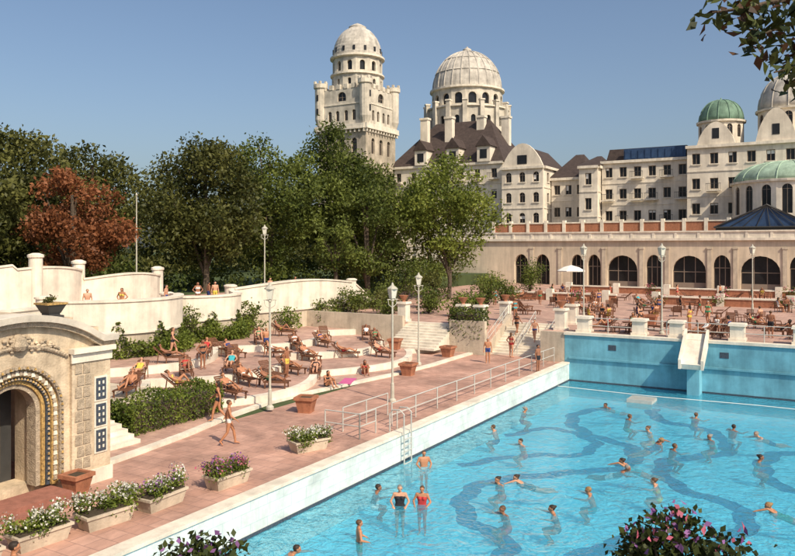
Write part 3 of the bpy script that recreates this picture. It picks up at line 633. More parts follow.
# ---------------------------------------------------------------- lamps
g=G('street_lamp',pole=LAMPM,glass=LGLASS)
g.lathe('pole',0,0,[(.18,0),(.18,.12),(.1,.2),(.08,.9),(.055,.95),(.045,4.9),(.09,4.93),(.09,5.0),(.04,5.05)],12)
for q in (-1,1): g.tube('pole',[(0,0,4.6),(q*.22,0,4.75),(q*.26,0,5.0)],.018,5)
g.box('pole',-.3,.3,-.03,.03,4.98,5.02)
g.hexa('glass',[(-.1,-.1,5.05),(.1,-.1,5.05),(.1,.1,5.05),(-.1,.1,5.05)],[(-.17,-.17,5.5),(.17,-.17,5.5),(.17,.17,5.5),(-.17,.17,5.5)])
for sx in (-1,1):
    for sy in (-1,1): g.tube('pole',[(sx*.105,sy*.105,5.04),(sx*.175,sy*.175,5.51)],.014,4)
g.lathe('pole',0,0,[(.26,5.5),(.26,5.54),(.08,5.68),(.03,5.82)],8)
LAMP=g.joined()
for x,y,z in ((-23.0,27.3,.12),(-19.2,32.1,0),(-23.4,42.4,.12),(-41,48,3.6),(-16.2,54.3,2),(-10.1,51.2,2),(-6.4,69.5,2)): put('street_lamp',LAMP,x,y,z,R.uniform(-.3,.3)+.9,1.02)
g=G('flag_pole',m=LAMPM); g.cyl('m',0,0,0,8.2,.07,.04,8); g.cyl('m',0,0,8.2,8.4,.09,.05,8); g.box('m',-.2,.2,-.2,.2,-.05,.1); put('flag_pole',g.joined(),-48.2,41,3.6)
# ---------------------------------------------------------------- furniture
g=G('lounge_chair',m=WOOD)
for sx in (-.3,.3):
    g.box('m',sx-.025,sx+.025,-1.0,.3,.28,.34)
    for yy in (-.85,.2): g.box('m',sx-.03,sx+.03,yy-.03,yy+.03,0,.28)
    g.tube('m',[(sx,.25,.33),(sx,.87,.87)],.028,5); g.tube('m',[(sx,.6,.62),(sx,.68,.02)],.022,5)
    g.tube('m',[(sx*1.1,-.15,.3),(sx*1.1,-.12,.56),(sx*1.1,.42,.58)],.025,5)
for k in range(12): g.box('m',-.32,.32,-.98+.105*k,-.905+.105*k,.342,.362)
for k in range(7):
    t=.06+k*.12; y=.25+.765*t; z=.35+.64*t; g.hexa('m',[(-.3,y,z),(.3,y,z),(.3,y+.06,z+.05),(-.3,y+.06,z+.05)],[(-.3,y-.012,z+.018),(.3,y-.012,z+.018),(.3,y+.048,z+.068),(-.3,y+.048,z+.068)])
LOUNGE=g.joined()
g=G('garden_chair',m=WOOD)
for sx in (-.23,.23):
    for yy in (-.22,.2): g.box('m',sx-.02,sx+.02,yy-.02,yy+.02,0,.43)
    g.tube('m',[(sx,.2,.4),(sx,.3,.95)],.02,5); g.tube('m',[(sx,-.2,.43),(sx,-.2,.65),(sx,.24,.66)],.018,5)
for k in range(5): g.box('m',-.25,.25,-.24+.095*k,-.17+.095*k,.432,.45)
for k in range(4): g.box('m',-.23,.23,.225+.025*k,.245+.025*k,.55+.11*k,.62+.11*k)
CHAIR=g.joined()
g=G('garden_table',m=WOOD); g.lathe('m',0,0,[(.45,.7),(.46,.71),(.46,.74)],18); g.cyl('m',0,0,0.02,.7,.04,.04,8)
for k in range(4): a=k*pi/2; g.tube('m',[(0,0,.12),(.35*math.cos(a),.35*math.sin(a),.02)],.03,5)
TABLE=g.joined()
g=G('parasol',canopy=CLOTH,pole=RAILM); g.lathe('canopy',0,0,[(1.7,2.75),(1.72,2.85),(1.0,3.25),(.1,3.5)],8); g.cyl('pole',0,0,0,3.6,.04,.04,8); g.cyl('pole',0,0,0,.12,.35,.3,12); PAR=g.joined()
for x,y in ((-28.1,89),(3,75)): put('parasol',PAR,x,y,2)
# ---------------------------------------------------------------- people
SKIN=mat('skin_tan',(.42,.19,.10),.5,.12,5,spec=.4); SKIN2=mat('skin_fair',(.52,.27,.17),.5,.12,5,spec=.4); SKIN3=mat('skin_deep_tan',(.28,.12,.065),.5,.12,5,spec=.4)
EYE=mat('eye_dark',(.03,.02,.02),.3,.1); LIP=mat('lips',(.34,.12,.10),.5,.1)
HAIRS=[mat('hair_'+n,c,.6,.3,30) for n,c in (('dark',(.03,.02,.015)),('brown',(.10,.055,.03)),('grey',(.22,.21,.19)),('fair',(.26,.16,.07)))]
SUITS=[mat('swimwear_'+n,c,.8,.1) for n,c in (('black',(.02,.02,.025)),('red',(.45,.04,.04)),('navy',(.03,.05,.18)),('white',(.7,.7,.68)),('green',(.05,.25,.12)),('yellow',(.6,.45,.08)),('turquoise',(.05,.35,.4)))]
def figure(name,j,fem=False,suit='trunks',hair='short',f=(0,-1,0),up=(0,0,1),vox=.013):
    J={k:Vector(v) for k,v in j.items()}
    for k in ('s','e','w','h','k','a','t'):
        if k+'L' not in J and k in J: v=J[k]; J[k+'L']=v.copy(); J[k+'R']=Vector((-v.x,v.y,v.z))
        elif k+'R' not in J: v=J[k+'L']; J[k+'R']=Vector((-v.x,v.y,v.z))
    pr=[] # label,a,b,ra,rb,param
    def cap(l,a,b,ra,rb,p=-1): pr.append((l,Vector(a),Vector(b),ra,rb,p))
    side=(J['sL']-J['sR']).normalized(); w=.93 if fem else 1.
    levels=[(J['pel']-Vector(up)*.0,.085,.112),(J['pel'].lerp(J['wai'],.5),.078,.105),(J['wai'],.062*w,.094),(J['wai'].lerp(J['che'],.5),.075*w,.1),(J['che'],.095*w,.105),(J['sL'].lerp(J['sR'],.5)*.6+J['che']*.4,.12*w,.088),(J['sL'].lerp(J['sR'],.5),.13*w,.066)]
    if fem: levels[0]=(levels[0][0],.095,.115)
    nl=len(levels)
    for i in range(nl-1):
        for q in range(3):
            t=q/3; a,b=levels[i],levels[i+1]; c=a[0].lerp(b[0],t); hw=a[1]+(b[1]-a[1])*t; r=a[2]+(b[2]-a[2])*t
            cap('torso',c-side*hw,c+side*hw,r*.92,r*.92,(i+t)/(nl-1))
    cap('torso',J['sL'],J['sR'],.062,.062,1.)
    fv=Vector(f).normalized(); uv=Vector(up).normalized(); uv=(uv-fv*uv.dot(fv)).normalized(); sv=fv.cross(uv)
    tf=side.cross((J['nec']-J['pel']).normalized()); tf=tf if tf.dot(fv)>0 else -tf
    if fem:
        for sg in (-1,1): q=J['che']+side*sg*.075+tf*.075+(J['nec']-J['che'])*.1; cap('torso',q,q+Vector((0,0,-.01)),.058,.058,.7)
    cap('neck',J['nec']-(J['head']-J['nec'])*.3,J['head'],.056,.05)
    H=J['head']
    cap('head',H-fv*.02+uv*.02,H+fv*.018+uv*.022,.083,.08); cap('head',H+fv*.02-uv*.02,H+fv*.03-uv*.07,.062,.042); cap('head',H+fv*.045+uv*.02-sv*.03,H+fv*.045+uv*.02+sv*.03,.045,.045)
    cap('head',H+fv*.09-uv*.0,H+fv*.104-uv*.03,.010,.015); cap('head',H+fv*.08-uv*.055-sv*.015,H+fv*.08-uv*.055+sv*.015,.014,.014)
    for sg in (-1,1): cap('head',H+sv*sg*.08+uv*.01,H+sv*sg*.078-uv*.025,.018,.013)
    hb=.092
    cap('hair',H-fv*.028+uv*.035,H+fv*.0+uv*.04,hb,.084)
    if hair=='long':
        cap('hair',H-fv*.05+uv*.0,H-fv*.075-uv*.17,.075,.045)
        for sg in (-1,1): cap('hair',H-fv*.02+sv*sg*.055+uv*.02,H-fv*.04+sv*sg*.06-uv*.13,.045,.03)
    if hair=='bun': cap('hair',H-fv*.1+uv*.06,H-fv*.12+uv*.07,.045,.04)
    for sd in 'LR':
        s_,e,wr=J['s'+sd],J['e'+sd],J['w'+sd]
        cap('arm',s_,s_.lerp(e,.35),.058*w,.05*w); cap('arm',s_.lerp(e,.35),e,.05*w,.038*w); cap('fore',e,e.lerp(wr,.3),.04*w,.041*w); cap('fore',e.lerp(wr,.3),wr,.041*w,.026)
        d=(wr-e).normalized(); sd_=d.cross(uv if abs(d.dot(uv))<.9 else fv).normalized(); nrm=sd_.cross(d).normalized()
        for q in (-1,0,1): cap('hand',wr+d*.015+sd_*q*.018,wr+d*.085+sd_*q*.026,.017,.015)
        for q,ln in zip((-1.5,-.5,.5,1.5),(.058,.075,.08,.07)):
            b0=wr+d*.085+sd_*q*.021; b1=b0+d*ln*.5+nrm*-.006; b2=b1+(d*.8-nrm*.55).normalized()*ln*.5
            cap('hand',b0,b1,.0105,.0098); cap('hand',b1,b2,.0098,.0085)
        b0=wr+d*.03+sd_*.03; b1=b0+(d*.6+sd_*.8).normalized()*.04; cap('hand',b0,b1,.013,.0115); cap('hand',b1,b1+(d*.9+sd_*.2-nrm*.3).normalized()*.03,.0115,.0095)
        h,k,a,t=J['h'+sd],J['k'+sd],J['a'+sd],J['t'+sd]
        lw=1.06 if fem else 1.
        cap('thigh',h,h.lerp(k,.35),.092*lw,.083*lw,0); cap('thigh',h.lerp(k,.35),k,.083*lw,.056,.35); cap('shin',k,k.lerp(a,.35),.054,.058); cap('shin',k.lerp(a,.35),a,.058,.036)
        ft=(t-a).normalized(); cap('foot',a-ft*.03-Vector((0,0,.02)),a.lerp(t,.6),.036,.036); cap('foot',a.lerp(t,.5),t,.036,.026)
        for q in range(5): cap('foot',t+side*(q-2)*.014,t+ft*(.03-.004*abs(q-1))+side*(q-2)*.016,.013,.011)
    V=[];F=[]; n=10
    for l,a,b,ra,rb,p in pr:
        d=b-a; L=d.length; d=d.normalized() if L>1e-6 else Vector((0,0,1)); u=d.orthogonal().normalized(); v=d.cross(u); o=len(V)
        V.append(a-d*ra)
        for c,r,an in [(a,ra,-60),(a,ra,-30),(a,ra,0),(b,rb,0),(b,rb,30),(b,rb,60)]:
            an=math.radians(an); cc=c+d*r*math.sin(an); q=r*math.cos(an)
            for i in range(n): V.append(cc+u*q*math.cos(2*pi*i/n)+v*q*math.sin(2*pi*i/n))
        V.append(b+d*rb)
        for i in range(n):
            jn=(i+1)%n; F.append((o,o+1+jn,o+1+i))
            for k in range(5): F.append((o+1+k*n+i,o+1+k*n+jn,o+1+(k+1)*n+jn,o+1+(k+1)*n+i))
            F.append((o+1+5*n+i,o+1+5*n+jn,o+1+6*n))
    me=bpy.data.meshes.new(name); me.from_pydata([tuple(x) for x in V],[],F)
    ob=bpy.data.objects.new(name,me); COL.objects.link(ob)
    md=ob.modifiers.new('r','REMESH'); md.mode='VOXEL'; md.voxel_size=vox; md.use_smooth_shade=True
    sm=ob.modifiers.new('s','SMOOTH'); sm.factor=.5; sm.iterations=2
    dg=bpy.context.evaluated_depsgraph_get(); out=bpy.data.meshes.new_from_object(ob.evaluated_get(dg)); out.name=name
    bpy.data.objects.remove(ob)
    nf=len(out.polygons); c=np.empty(nf*3,np.float32); out.polygons.foreach_get('center',c); c=c.reshape(-1,3)
    best=np.full(nf,9.); lab=np.zeros(nf,int); par=np.zeros(nf); labs=['torso','neck','head','hair','arm','fore','hand','thigh','shin','foot']
    for l,a,b,ra,rb,p in pr:
        A=np.array(a);D=np.array(b-a); LL=max(1e-9,D@D); t=np.clip((c-A)@D/LL,0,1); dd=np.linalg.norm(c-A-t[:,None]*D,axis=1)-(ra+(rb-ra)*t)
        m_=dd<best; best[m_]=dd[m_]; lab[m_]=labs.index(l); par[m_]=(p+t*(.35 if p==0 else .65))[m_] if l=='thigh' else (p if l=='torso' else 0)
    mi=np.zeros(nf,int); T=lab==0; TH=lab==7
    if suit=='trunks': mi[(T&(par<.2))|(TH&(par<.4))]=1
    elif suit=='brief': mi[(T&(par<.16))|(TH&(par<.1))]=1
    elif suit=='bikini': mi[(T&(par<.14))|(TH&(par<.08))|(T&(par>.58)&(par<.74))]=1
    else: mi[(T&(par<.8))|(TH&(par<.08))]=1
    hd=c-np.array(H); cu=hd@np.array(uv); cf=hd@np.array(fv); cs_=hd@np.array(sv); HR=(lab==3)&~((cf>.045)&(cu<.065)); mi[HR]=2
    near=(lab==2)|(lab==3)
    for sg in (-1,1): mi[near&(np.abs(cs_-sg*.032)<.013)&(np.abs(cu-.003)<.009)&(cf>.05)]=3
    mi[near&(np.abs(cs_)<.024)&(np.abs(cu+.055)<.008)&(cf>.06)]=4
    out.materials.clear()
    for m_ in (SKIN,SUITS[0],HAIRS[0],EYE,LIP): out.materials.append(m_)
    out.polygons.foreach_set('material_index',mi.astype(np.int32)); out.polygons.foreach_set('use_smooth',[True]*nf)
    return out
STAND=dict(pel=(0,0,.95),wai=(0,0,1.1),che=(0,0,1.28),nec=(0,.01,1.46),head=(0,-.01,1.6),s=(.185,0,1.41),e=(.25,.03,1.13),w=(.26,-.05,.88),h=(.09,0,.92),k=(.10,-.02,.5),a=(.10,.02,.08),t=(.12,-.13,.03))
HIPS=dict(STAND,e=(.36,.06,1.16),w=(.2,-.06,.99)); 
WALK=dict(STAND,kL=(.1,-.17,.53),aL=(.1,-.24,.10),tL=(.11,-.38,.05),kR=(-.1,.06,.5),aR=(-.1,.32,.17),tR=(-.11,.24,.05),eR=(-.25,-.08,1.15),wR=(-.23,-.28,.99),eL=(.26,.12,1.14),wL=(.27,.12,.89))
for k in ('k','a','t','e','w'): WALK.pop(k,None)
d=Vector((0,.77,.64)); p0=Vector((0,.13,.49))
REC=dict(pel=p0,wai=p0+d*.16,che=p0+d*.34,nec=p0+d*.52+Vector((0,-.03,.04)),head=p0+d*.64+Vector((0,-.05,.08)),s=Vector((.18,0,0))+p0+d*.46,e=(.29,.28,.66),w=(.27,.02,.62),h=(.09,.1,.48),k=(.10,-.32,.60),a=(.10,-.72,.42),t=(.13,-.80,.54))
REC2=dict(REC,kL=(.10,-.2,.80),aL=(.10,-.5,.43),tL=(.11,-.62,.40),kR=(-.1,-.34,.50),aR=(-.1,-.78,.42),tR=(-.12,-.83,.55)); [REC2.pop(k) for k in 'kat']
SIT=dict(pel=(0,.05,.56),wai=(0,.08,.71),che=(0,.06,.89),nec=(0,.02,1.07),head=(0,-.02,1.21),s=(.18,.04,1.02),e=(.25,.0,.77),w=(.15,-.22,.68),h=(.09,.03,.53),k=(.13,-.38,.51),a=(.13,-.4,.09),t=(.14,-.55,.04))
GSIT=dict(pel=(0,.1,.13),wai=(0,.16,.27),che=(0,.14,.45),nec=(0,.06,.62),head=(0,.0,.75),s=(.18,.1,.57),e=(.26,-.08,.4),w=(.12,-.32,.42),h=(.09,.08,.12),k=(.11,-.28,.46),a=(.11,-.48,.08),t=(.12,-.62,.04))
# swimmers: z=0 is the water line; breaststroke with the body stretched just under the surface, or crouched treading water
SWIM=dict(pel=(0,.58,-.26),wai=(0,.42,-.21),che=(0,.24,-.13),nec=(0,.07,.0),head=(0,-.03,.13),s=(.18,.12,-.04),e=(.34,-.08,-.08),w=(.28,-.34,-.06),h=(.09,.60,-.28),k=(.17,.98,-.40),a=(.13,1.34,-.40),t=(.13,1.47,-.44))
SWIM2=dict(SWIM,eL=(.26,-.14,.12),wL=(.18,-.42,.03),eR=(-.3,.15,-.2),wR=(-.28,.35,-.3)); [SWIM2.pop(k) for k in 'ew']
TREAD=dict(pel=(0,.16,-.46),wai=(0,.14,-.34),che=(0,.08,-.18),nec=(0,.0,.0),head=(0,-.03,.14),s=(.18,.04,-.05),e=(.38,-.06,-.09),w=(.42,-.30,-.05),h=(.09,.14,-.5),k=(.18,-.26,-.56),a=(.10,-.02,-.86),t=(.12,-.14,-.92))
WADE=dict(STAND,e=(.31,-.02,1.17),w=(.22,-.24,1.08))
M_={}
M_['stand_m']=figure('man_standing',STAND); M_['stand_f']=figure('woman_standing',HIPS,True,'bikini','long')
M_['walk_m']=figure('man_walking',WALK,suit='brief'); M_['walk_f']=figure('woman_walking',WALK,True,'bikini','long')
fr_=(0,-.9,.35); ur=(0,.5,.86)
M_['rec_m']=figure('r',REC,f=fr_,up=ur,vox=.016); M_['rec_f']=figure('r',REC,True,'onepiece','long',fr_,ur,.016); M_['rec_f2']=figure('r',REC2,True,'bikini','bun',fr_,ur,.016); M_['rec_m2']=figure('r',REC2,False,'brief',f=fr_,up=ur,vox=.016)
M_['sit_m']=figure('s',SIT,vox=.016); M_['sit_f']=figure('s',SIT,True,'onepiece','long',vox=.016)
M_['gsit']=figure('g',GSIT,True,'bikini','long',f=(0,-1,.1),vox=.016)
M_['swim_m']=figure('w',SWIM,vox=.016); M_['swim_f']=figure('w',SWIM2,True,'onepiece','bun',vox=.016)
M_['tread_m']=figure('w',TREAD,vox=.016); M_['tread_f']=figure('w',TREAD,True,'bikini','bun',vox=.016)
M_['wade']=figure('w',WADE,False,'trunks',vox=.016); M_['wade_f']=figure('w',WADE,True,'onepiece','bun',vox=.016)
def person(name,k,x,y,z,rz,sc=1.,suit=None,hair=None,skin=None):
    o=put(name,M_[k],x,y,z,rz,sc*R.uniform(.96,1.04) if sc==1. else sc)
    for i,m_ in ((0,skin or R.choice([SKIN,SKIN,SKIN2,SKIN3])),(1,suit or R.choice(SUITS)),(2,hair or R.choice(HAIRS[:2]*2+HAIRS))):
        o.material_slots[i].link='OBJECT'; o.material_slots[i].material=m_
    return o
person('woman_walking','walk_f',-23.3,24.2,.15,-.9,1.,SUITS[0],HAIRS[0]); person('man_walking','walk_m',-20.5,21.9,.004,2.3,1.02,SUITS[3],HAIRS[1],SKIN)
person('man_standing','stand_m',-20.2,46.1,.004,.4); person('woman_standing','stand_f',-19.8,49.2,.004,2.8,1.,SUITS[1]); person('man_standing','stand_m',-16.1,44.4,.004,1.3,1.,SUITS[0])
person('man_walking','walk_m',-19.0,51.7,.84,0,1.,SUITS[2]); person('woman_walking','walk_f',-20.6,52.3,1.17,2.9)
person('man_standing','stand_m',-14.35,9.15,.004,2.6,1.,SUITS[2],HAIRS[0],SKIN)
person('woman_standing','stand_f',-22.0,55.5,2,1)
LG=[(-32.1,32.3),(-28.7,27.1),(-29.8,28.6),(-32.6,35.1),(-27.2,30.3),(-27.0,32.2),(-30.3,36.5),(-29.4,38.6),(-26.4,35.4),(-25.4,30.2),(-25.5,27.3),(-33.0,45.4),(-28.1,40.9),(-26.2,42.4),(-28.8,24.0),(-31.2,26.6),(-29.6,22.6),(-31.4,33.9),(-27.3,34.2),(-28.9,31.0),(-33.5,38.7),(-28.3,45.1),(-30.8,42.2),(-34.6,36.2),(-35.0,43),(-31.5,40.1),(-30.5,47.2),(-32.3,29.8)]
for i,(x,y) in enumerate(LG):
    z=tz(x,y); rz=R.choice([1.2,1.5,.9,.5,1.9,1.4,2.3])+R.uniform(-.15,.15); put('lounge_chair',LOUNGE,x,y,z,rz)
    if i%6!=5: person('sunbather',['rec_m','rec_f','rec_f2','rec_m2'][R.randint(0,3)],x,y,z,rz)
person('sunbather','gsit',-23.9,33.2,.13,1.4); person('sunbather','gsit',-24.4,37.6,tz(-24.4,37.6),.8,1.,SUITS[1])
person('man_standing','stand_m',-26.6,33.0,.45,1.7); person('woman_standing','stand_f',-30.9,30.9,tz(-30.9,30.9),1.2)
for x,y,k,r in ((-31.9,37.5,'stand_m',1.),(-33.6,31.2,'walk_f',2.2)): person('bather_standing',k,x,y,tz(x,y),r)
g=G('beach_towel',m=mat('towel_pink',(.55,.12,.28),.95,.1)); n=8
for k in range(n): g.box('m',-.35,.35,-.9+.225*k,-.68+.225*k,0,.02+.006*(k%2)); 
TW=g.joined(); put('beach_towel',TW,-24.0,35.2,.125,.4)
for y in (21.8,22.6,28.6,30.3,34.4,38.0,38.8,39.4,46.5,49.3): 
    x=wx(y)-1.0; person('bather_standing','stand_m' if R.random()<.5 else 'stand_f',x,y,3.6,R.uniform(0,3),.97)
FR=[(-13.8,50.9),(-12.1,50.8),(-11.9,53.0),(-7.6,50.9),(-7.0,52.5),(-3.8,52.5),(-3.4,54.0),(-22.2,68.6),(-25.5,70.9),(-29.7,76.0),(-28.8,86.8),(-21.4,81.4),(-25.4,52.5),(-11.8,72.1),(-11.2,87.4),(-17.0,75.9),(-7.5,89.6),(-29.3,68.6),(-18.6,63),(-13,61),(-8.4,59),(-15,69),(-5.8,62),(-20,72),(-24,60),(-4,74),(-10,66),(-26,64),(-16,58),(-9,55),(-5,58),(-22,76),(-13,65),(-19,67),(-25,82),(-15,84)]
for i,(x,y) in enumerate(FR):
    rz=R.uniform(0,6.28)
    if i%3==0: put('lounge_chair',LOUNGE,x,y,2,rz); person('sunbather',R.choice(['rec_m','rec_f','rec_f2']),x,y,2,rz); put('lounge_chair',LOUNGE,x+1.3,y+.4,2,rz+.2)
    elif i%3==1:
        put('garden_table',TABLE,x,y,2)
        for a in (0,2.1,4.2):
            r2=a+R.uniform(-.2,.2); cx_,cy_=x+.85*math.sin(r2),y+.85*math.cos(r2); q=-r2; put('garden_chair',CHAIR,cx_,cy_,2,q)
            if R.random()<.7: person('diner_seated',R.choice(['sit_m','sit_f']),cx_,cy_,2,q)
    else: person('bather_standing',R.choice(['stand_m','stand_f','walk_m','walk_f']),x,y,2,rz); put('lounge_chair',LOUNGE,x+1.4,y,2,rz)
SW=[(-14.5,23.2),(-13.6,17.3),(-11.1,26.3),(-10.6,26.9),(-9.7,23.4),(-8.3,24.3),(-7.8,26.8),(-7.3,30.3),(-6.0,29.1),(-7.7,31.2),(-14.5,33.8),(-14.7,38.5),(-12.4,32.0),(-11.2,41.7),(-8.0,37.4),(-7.0,35.4),(-6.3,34.6),(-6.5,41.6),(-4.5,39.8),(-3.4,38.9),(-2.9,34.6),(-2.1,28.3),(-9.4,39.5),(-5.2,37.2)]
# most swim across the view, so the bodies read as horizontal
for i,(x,y) in enumerate(SW): person('swimmer',['tread_m','swim_m','tread_f','swim_f','tread_m','tread_f'][i%6],x,y,WZ+.01,.53+R.choice([pi/2,-pi/2])+R.uniform(-.6,.6),1.1)
person('swimmer_wading','wade_f',-13.1,22.4,FZ,.5,1.0,SUITS[0],HAIRS[2],SKIN2); person('swimmer_wading','wade_f',-12.5,22.9,FZ,.3,1.0,SUITS[1],HAIRS[1],SKIN)
person('swimmer_wading','wade',-14.6,26.9,FZ,.7,.98); person('swimmer_wading','wade',-12.6,19.1,FZ,2.3,.98)
# ---------------------------------------------------------------- vegetation
bushbox('clipped_hedge',-26,-24.4,20.6,25.6,.1,1.35,LEAFH,300,.13,.06)
bushbox('clipped_hedge',-24.6,-22.2,49.3,50.6,1.2,3.0,LEAFM,130,.2,.12)
cs=[];rs=[]
for k in range(120):
    y=R.uniform(26,43.5); cs.append((wx(y)+R.uniform(.5,1.0),y,1.2+R.uniform(.1,1.15))); rs.append(R.uniform(.4,.65))
P,Sh=clumps(cs,rs,220,.9); put('wall_hedge',leaves('hedge',P,.18,[LEAFH],shade=Sh),0,0,0)
for x,y,z,r,h,m_ in ((-36.9,26.6,1.2,1.1,2.4,LEAFD),(-37.4,36.2,1.2,1.2,2.9,LEAFM),(-37.6,42.4,1.2,1.3,2.8,LEAFM),(-37.0,46,1.2,1.2,2.0,LEAFH),(-36.6,50,1.2,1.4,2.4,LEAFM),(-36,54,2,1.8,2.2,LEAFM),(-33,55,2,1.6,2.0,LEAFD),(-30.5,57,2,1.8,2.4,LEAFM),(-27,56,2,1.5,2.0,LEAFH),(-36,22.5,.8,1.6,2.6,LEAFD),(-33,19.6,.8,1.6,2.4,LEAFM),(-31,51,2,1.2,1.6,LEAFM),(-28,62,2,1.6,2.2,LEAFM),(-33,62,2,2.0,3.2,LEAFD),(-36.0,59,2,1.8,2.4,LEAFM),(-29,66,2,1.8,2.6,LEAFM),(-38,66,2,2.4,4.5,LEAFM),(-34,78,2,2.2,3.2,LEAFB),(-30,72,2,1.8,2.6,LEAFM),(-33,88,2,2.6,4.0,LEAFM)):
    shrub('garden_shrub',x,y,z,r,h,m_,16,.2,130)
shrub('cypress_shrub',-27.2,19.2,.8,.5,2.3,LEAFM,16,.12,600)
for x,y in ((-16,79),(-10,79),(-4,79),(-24,79),(-20,95),(-12,95),(-5,95),(2,95)): shrub('flower_bed',x,y-.8,2,1.2,1.1,LEAFM,12,.18,150,[FLK],60)
P=[];
for k in range(4600):
    y=R.choice([R.uniform(28.0,35.8),R.uniform(36.6,42),R.uniform(32,37)]); P.append((wx(y)+.28+R.uniform(0,.2),y,R.uniform(1.1,2.4+.6*math.sin(y*2.2)+.4*math.sin(y*5))))
for k in range(1200):
    y=R.uniform(52,62); P.append((wx(y)+.3+R.uniform(0,.2),y,R.uniform(1.5,1.9+wt(y)*.3)))
put('wall_ivy',leaves('ivy',np.array(P),.24,[LEAFM]),0,0,0)
tree('dark_oak_tree',-62,38,3.55,19.2,7.4,5,LEAFD,64,60,.44,11); tree('dark_oak_tree',-64,49,3.55,19.4,7.4,5,LEAFD,64,60,.44,12)
tree('dark_oak_tree',-55,31,3.55,15.,5.5,5,LEAFD,44,75,.42,13)
tree('russet_beech_tree',-51.5,37.6,3.55,14.2,5.2,4.4,LEAFR,60,110,.33,14)
tree('chestnut_tree',-50,50.3,3.55,18.2,6.8,5.2,LEAFD,76,95,.36,15)
tree('chestnut_tree',-51,60.5,3.55,20.0,6.8,5,LEAFM,74,80,.38,16)
tree('plane_tree',-49,69.5,3.55,22.0,7.6,5,LEAFM,84,75,.40,17)
tree('plane_tree',-43,66.6,2,15.5,5.4,4.0,LEAFM,52,90,.36,18)
tree('ash_tree',-36.8,73.5,2,18.3,7.4,5.0,LEAFB,80,64,.38,19,.28)
tree('plane_tree',-50,80,2,18,7,4,LEAFD,50,60,.45,21)
tree('ash_tree',-41.,58.,3.2,11.0,3.2,5.0,LEAFM,30,110,.32,20,.2)
cs=[];rs=[]
for k in range(90):
    y=R.uniform(32,98); x=-49-R.uniform(0,9)+ (0 if y<62 else R.uniform(0,6)); cs.append((x,y,3.4+R.uniform(.3,2.6))); rs.append(R.uniform(1.2,2.0))
P,Sh=clumps(cs,rs,55); put('shrubbery',leaves('shrubbery',P,.38,[LEAFM],shade=Sh*.8),0,0,0)
cs=[];rs=[]
for k in range(190):
    y=R.uniform(14,150); x=-76-R.uniform(0,25); cs.append((x,y,R.uniform(3,13.5))); rs.append(R.uniform(2.5,4.2))
P,Sh=clumps(cs,rs,16); put('distant_trees',leaves('distant',P,.85,[LEAFD],shade=Sh),0,0,0)
# ---------------------------------------------------------------- viewing terrace below camera + near plants
YAW=math.atan2(S,C)
def site(L,D): return (C*L-S*D,S*L+C*D)
g=G('viewing_terrace',(0,0,0),YAW,floor=PAVE2,bank=STONE)
g.box('bank',-14,14,-8,6.3,0,4.7); g.box('floor',-14,14,-8,3.3,4.7,6.0); g.done()
x,y=site(2.0,5.5); shrub('flowering_shrub',x,y,4.7,.5,1.12,LEAFN,26,.06,3800,[FLP,FLP,FLK],110)
x,y=site(-1.42,5.5); shrub('flowering_shrub',x,y,4.7,.42,.98,LEAFN,22,.058,3800,[FLP,FLP],60)
g=G('overhanging_tree',(0,0,0),0,trunk=BARK)
def s3(L,D,z): q=site(L,D); return (q[0],q[1],z)
g.tube('trunk',[s3(5.6,5.2,4.7),s3(5.5,5.1,7.5),s3(5.0,4.9,10),s3(4.8,4.8,11.5)],.2,8,.08)
br=[[(5.3,5.0,9.3),(3.6,4.7,9.45),(2.6,4.5,9.25),(2.1,4.5,9.13),(1.88,4.5,9.1)],[(2.6,4.5,9.25),(2.35,4.45,9.02),(2.05,4.4,8.92)],[(3.2,4.6,9.4),(2.7,4.4,9.0),(2.45,4.4,8.78),(2.2,4.4,8.72)],[(3.0,4.6,9.4),(2.4,4.7,9.35),(2.05,4.7,9.3)],[(2.6,4.5,9.2),(2.45,4.5,8.95),(2.36,4.45,8.7)]]
P=[];rr=random.Random(9)
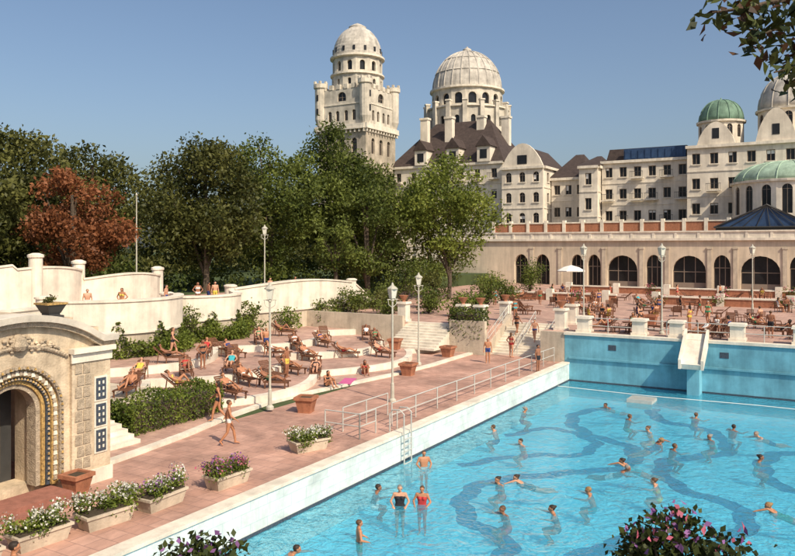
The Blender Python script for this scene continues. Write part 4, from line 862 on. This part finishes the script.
for k,b in enumerate(br):
    g.tube('trunk',[s3(*q) for q in b],.04 if k==0 else .012,6,.005)
    for i in range(len(b)-1):
        if k==0 and i==0: continue
        for q in range(70):
            t=rr.random(); p=Vector(b[i]).lerp(Vector(b[i+1]),t); P.append(s3(p.x+rr.gauss(0,.06),p.y+rr.gauss(0,.1),p.z+rr.gauss(-.015,.06)))
cs=[(5+rr.gauss(0,.9),5+rr.gauss(0,.9),10.9+rr.gauss(0,.8)) for _ in range(16)]; 
Pc,Sh=clumps([s3(*c) for c in cs],[.6]*16,200)
P=np.concatenate([np.array(P),Pc]); mi=(NR.uniform(0,1,len(P))<.25).astype(int)
g.done([('crown',leaves('near_leaves',P,.088,[LEAFN,LEAFNB],mi,asp=.5))])
# ---------------------------------------------------------------- light, sky, camera
el=math.radians(44)
sd=Vector((.92*math.cos(el),-.392*math.cos(el),math.sin(el)))
sun=bpy.data.lights.new('sun','SUN'); sun.energy=5.0; sun.angle=math.radians(.5); sun.color=(1,.87,.67)
so=bpy.data.objects.new('sun',sun); COL.objects.link(so); so.rotation_euler=sd.to_track_quat('Z','Y').to_euler(); so.location=(30,-20,60)
w=bpy.data.worlds.new('World'); bpy.context.scene.world=w; w.use_nodes=True; nt=w.node_tree
sk=nt.nodes.new('ShaderNodeTexSky'); sk.sky_type='NISHITA'; sk.sun_disc=False; sk.sun_elevation=el; sk.sun_rotation=math.atan2(sd.x,sd.y); sk.air_density=1.0; sk.dust_density=3.2; sk.ozone_density=2.2
bg=nt.nodes['Background']; bg.inputs[1].default_value=.13; nt.links.new(sk.outputs[0],bg.inputs[0])
cam=bpy.data.cameras.new('camera'); co=bpy.data.objects.new('camera',cam); COL.objects.link(co); co.location=(0,0,7.7); co.rotation_euler=(pi/2,0,YAW)
cam.lens=34.1; cam.sensor_width=36; cam.shift_y=-.039; cam.clip_end=8000; cam.clip_start=.1
sc=bpy.context.scene; sc.camera=co
sc.view_settings.view_transform='Standard'; sc.view_settings.look='None'; sc.view_settings.exposure=0
